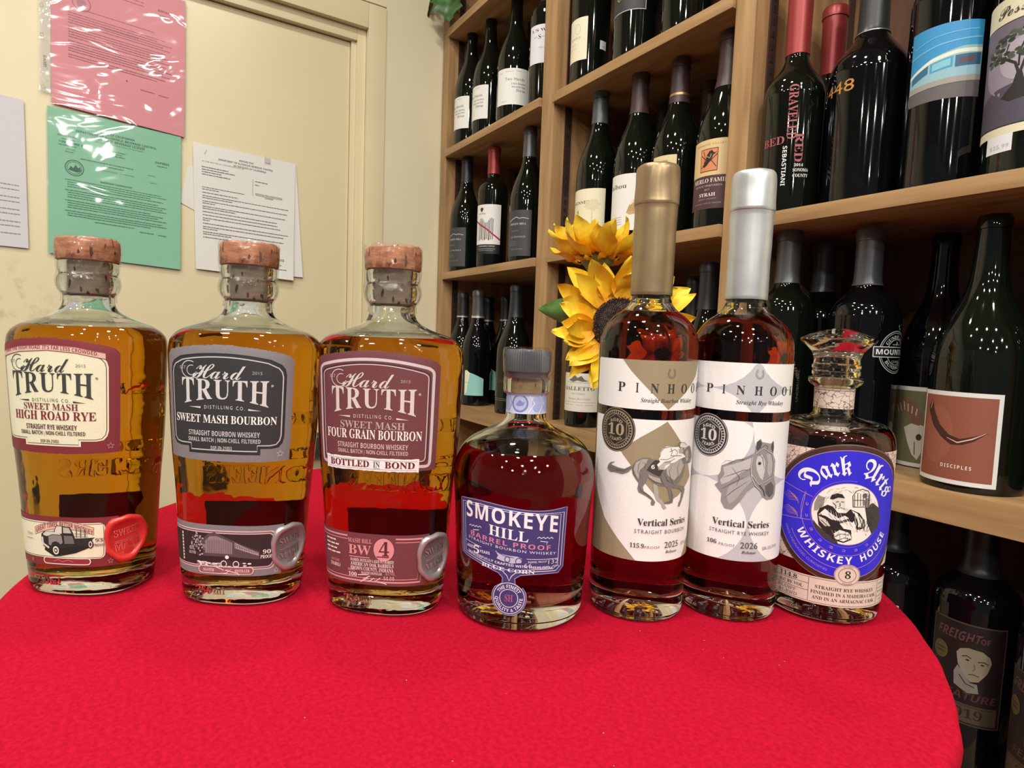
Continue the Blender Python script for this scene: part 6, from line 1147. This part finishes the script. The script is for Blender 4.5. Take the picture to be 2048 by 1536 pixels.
def petal(L, Wd, bend, twist, seed, n=9, m=5):
    vs = []; fs = []; al = []
    for i in range(n + 1):
        t = i / n; w = Wd * (math.sin(math.pi * min(1, t * .93 + .05)) ** .75) * (1 - .25 * t)
        if i == n: w = Wd * .04
        for j in range(m):
            s = (j / (m - 1) - .5) * 2; cup = .18 * Wd * (1 - s * s) * math.sin(math.pi * t)
            x = L * t * (1 - .10 * bend * bend * t); z = L * bend * t * t * .5 - cup + Wd * .10 * math.sin(t * 9 + seed + s * 2)
            y = w * s * .5 + L * .05 * math.sin(t * 3 + seed); a = twist * t; vs.append((x, y * math.cos(a), z + y * math.sin(a))); al.append(t)
    for i in range(n):
        for j in range(m - 1): a = i * m + j; fs.append((a, a + 1, a + m + 1, a + m))
    me = mesh('petal', vs, fs); ca = me.color_attributes.new('along', 'FLOAT_COLOR', 'POINT')
    for k, t in enumerate(al): ca.data[k].color = (t * .62, t, t, 1)
    return me
PM = [petal(.052 * (1 + .1 * math.sin(k)), .0270, (.55, .25, -.1, .8, .1, .45)[k], (.3, -.35, .2, -.15, .45, -.3)[k], k * 1.7) for k in range(6)]
def frame(n):
    n = Vector(n).normalized(); return n.to_track_quat('Z', 'Y').to_matrix().to_4x4()
def sunflower(label, loc, nrm, disc=.036, sc=1.0, back=False, seed=0, lift=.25):
    o = empty('sunflower', loc, 0, label, 'flower', 'artificial sunflowers behind the whiskey row'); F = frame(nrm); rn = random.Random(seed)
    def put(nm, me, mt, M, sm=60):
        q_ = obj(nm, me, o, mt, sm); q_.matrix_local = F @ M; return q_
    vs, fs = lathe([(-.004, 0), (-.004, disc * .95), (0, disc), (.006, disc * .92), (.008, disc * .6), (.003, disc * .25), (.002, 0)], 40)
    put('seed_disc', mesh('seed_disc', vs, fs), M_seed, Matrix())
    bm = bmesh.new()
    for k in range(620):
        q_ = (k / 620) ** .5; a = k * 2.39996; rr = disc * .97 * q_; h = .0065 * (1 if q_ > .45 else .4) + rn.uniform(-.001, .0015); s_ = .0011 if q_ > .4 else .0008
        c = Vector((rr * math.cos(a), rr * math.sin(a), (.006 if q_ > .5 else .003)))
        t0 = c + Vector((0, 0, h)) + Vector((math.cos(a), math.sin(a), 0)) * .002 * q_; v = [bm.verts.new(c + Vector((s_ * math.cos(b_), s_ * math.sin(b_), 0))) for b_ in (0, 2.1, 4.2)]; tt = bm.verts.new(t0)
        for i in range(3):
            f = bm.faces.new((v[i], v[(i + 1) % 3], tt)); f.material_index = 1 if k % 4 == 0 else 0
    fl = obj('florets', bm, o, [M_seed, M_seedt]); fl.matrix_local = F; fl['kind'] = 'stuff'
    for ring_, cnt, ph, el, ss in ((0, 16, 0, lift, 1.0), (1, 14, .2, lift + .22, .9), (2, 9, .5, lift - .2, 1.05)):
        for k in range(cnt):
            a = 2 * math.pi * k / cnt + ph + rn.uniform(-.09, .09)
            M = Matrix.Rotation(a, 4, 'Z') @ Matrix.Translation((disc * .86, 0, -.001 - .001 * ring_)) @ Matrix.Rotation(-(el + rn.uniform(-.22, .22)), 4, 'Y') @ Matrix.Rotation(rn.uniform(-.35, .35), 4, 'X') @ Matrix.Scale(sc * ss * rn.uniform(.88, 1.14), 4)
            put('petal', PM[rn.randrange(6)], M_pet, M)
    vs, fs = lathe([(-.030, 0), (-.030, .005), (-.024, .009), (-.016, disc * .62), (-.009, disc * .85), (-.004, disc * .96), (-.003, disc * .9)], 30)
    put('calyx', mesh('calyx', vs, fs), M_calyx, Matrix())
    for k in range(10):
        a = 2 * math.pi * k / 10; M = Matrix.Rotation(a, 4, 'Z') @ Matrix.Translation((disc * .7, 0, -.008)) @ Matrix.Rotation(-.15 + rn.uniform(-.3, .2), 4, 'Y') @ Matrix.Scale(.42, 4)
        put('sepal', PM[k % 6], M_leaf, M)
    return o
def pipe(name, pts, r, parent, mt, n=10):
    P = [Vector(p) for p in pts]; vs = []; fs = []
    for i, p in enumerate(P):
        d_ = (P[min(i + 1, len(P) - 1)] - P[max(i - 1, 0)]).normalized(); q_ = d_.to_track_quat('Z', 'Y')
        for k in range(n): vs.append(p + q_ @ Vector((r * math.cos(2 * math.pi * k / n), r * math.sin(2 * math.pi * k / n), 0)))
    for i in range(len(P) - 1):
        for k in range(n): fs.append((i * n + k, i * n + (k + 1) % n, (i + 1) * n + (k + 1) % n, (i + 1) * n + k))
    fs.append(tuple(range(n))[::-1]); fs.append(tuple((len(P) - 1) * n + k for k in range(n))); return obj(name, mesh(name, vs, fs), parent, mt, 60)
def bez(a, b_, c, n=12): return [Vector(a) * (1 - t) ** 2 + Vector(b_) * 2 * t * (1 - t) + Vector(c) * t * t for t in [k / n for k in range(n + 1)]]
def leafmesh(L, Wd, bend, lobed=False):
    vs = []; fs = []; n, m = 12, 7
    for i in range(n + 1):
        t = i / n; w = Wd * (math.sin(math.pi * t ** .8) ** .8 if 0 < t < 1 else .02)
        if lobed: w *= 1 + .28 * math.cos(t * 19)
        for j in range(m):
            s = (j / (m - 1) - .5) * 2; vs.append((L * t, w * s * .5, -L * bend * t * t + .12 * Wd * abs(s) + .02 * L * math.sin(8 * t + 3 * s)))
    for i in range(n):
        for j in range(m - 1): a = i * m + j; fs.append((a, a + 1, a + m + 1, a + m))
    return mesh('leaf', vs, fs)
VX, VY = -.475, .455
vase = empty('vase', (VX, VY, .0003), 0, 'slim dark vase holding the sunflowers behind the tall bottles', 'vase')
tube('vase_body', smoothprof([(0, .020), (.001, .022), (.03, .026), (.07, .022), (.10, .013), (.12, .0125), (.128, .015), (.128, .0135), (.12, .0112), (.10, .0115), (.07, .018), (.03, .022), (.006, .018)], 3) + [(.006, 0)], vase, M_wine2, 40)
heads = [('large yellow sunflower facing the camera left of the bronze capped bottle', (-.556, .505, .207), (.85, -.52, .05), .034, 1.10, 5, .20),
         ('yellow sunflower tilted upward above the large one, green calyx showing', (-.604, .505, .296), (-.05, .05, 1.0), .024, 1.0, 8, .50)
]
for lab, loc, nr, dd, sc_, sd, lf in heads:
    f = sunflower(lab, loc, nr, dd, sc_, seed=sd, lift=lf); nv = Vector(nr).normalized(); base = Vector(loc) - nv * .028
    low = Vector((VX, VY, .012)); mid = base - nv * .06; mid.z = max(.12, mid.z - .03)
    pts = bez(base, mid, Vector((VX, VY, .13))) + [Vector((VX, VY, .09)), low]
    pipe('stem', [p - Vector(loc) for p in pts], .0032, f, M_stem)
f_ = bpy.data.objects['sunflower']
def leafon(o, P, d_, L, Wd, bend, mt, roll=0):
    q_ = obj('leaf', leafmesh(L, Wd, bend), o, mt, 60); q_.matrix_local = Matrix.Translation(Vector(P) - o.location) @ Vector(d_).to_track_quat('X', 'Z').to_matrix().to_4x4() @ Matrix.Rotation(roll, 4, 'X'); return q_
leafon(f_, (-.628, .515, .218), (-.95, -.25, .16), .085, .040, .12, M_leaf, 1.2)
leafon(f_, (-.53, .50, .150), (.6, -.2, -.3), .06, .035, .3, M_leaf, .4)
# ivy trailing over the shelf corner near the ceiling end
ivy = empty('ivy_garland', (-1.45, .69, 1.07), 0, 'green artificial ivy leaf hanging over the top left corner of the wine rack', 'plant')
lm = leafmesh(.085, .075, .25, True)
for P, d_, roll in (((-1.475, .695, 1.065), (.35, -.15, -.75), .3), ((-1.50, .69, 1.10), (-.25, -.35, -.6), -.4), ((-1.44, .70, 1.10), (.8, -.2, -.1), .2), ((-1.49, .70, 1.12), (.1, -.3, .6), .1)):
    q_ = obj('leaf', lm, ivy, M_leafd, 60); q_.matrix_local = Matrix.Translation(Vector(P) - ivy.location) @ Vector(d_).to_track_quat('X', 'Z').to_matrix().to_4x4() @ Matrix.Rotation(roll, 4, 'X')
pipe('vine', [Vector(p) - ivy.location for p in bez((-1.53, .705, 1.09), (-1.49, .69, 1.12), (-1.30, .70, 1.10), 14)], .0025, ivy, M_stem)
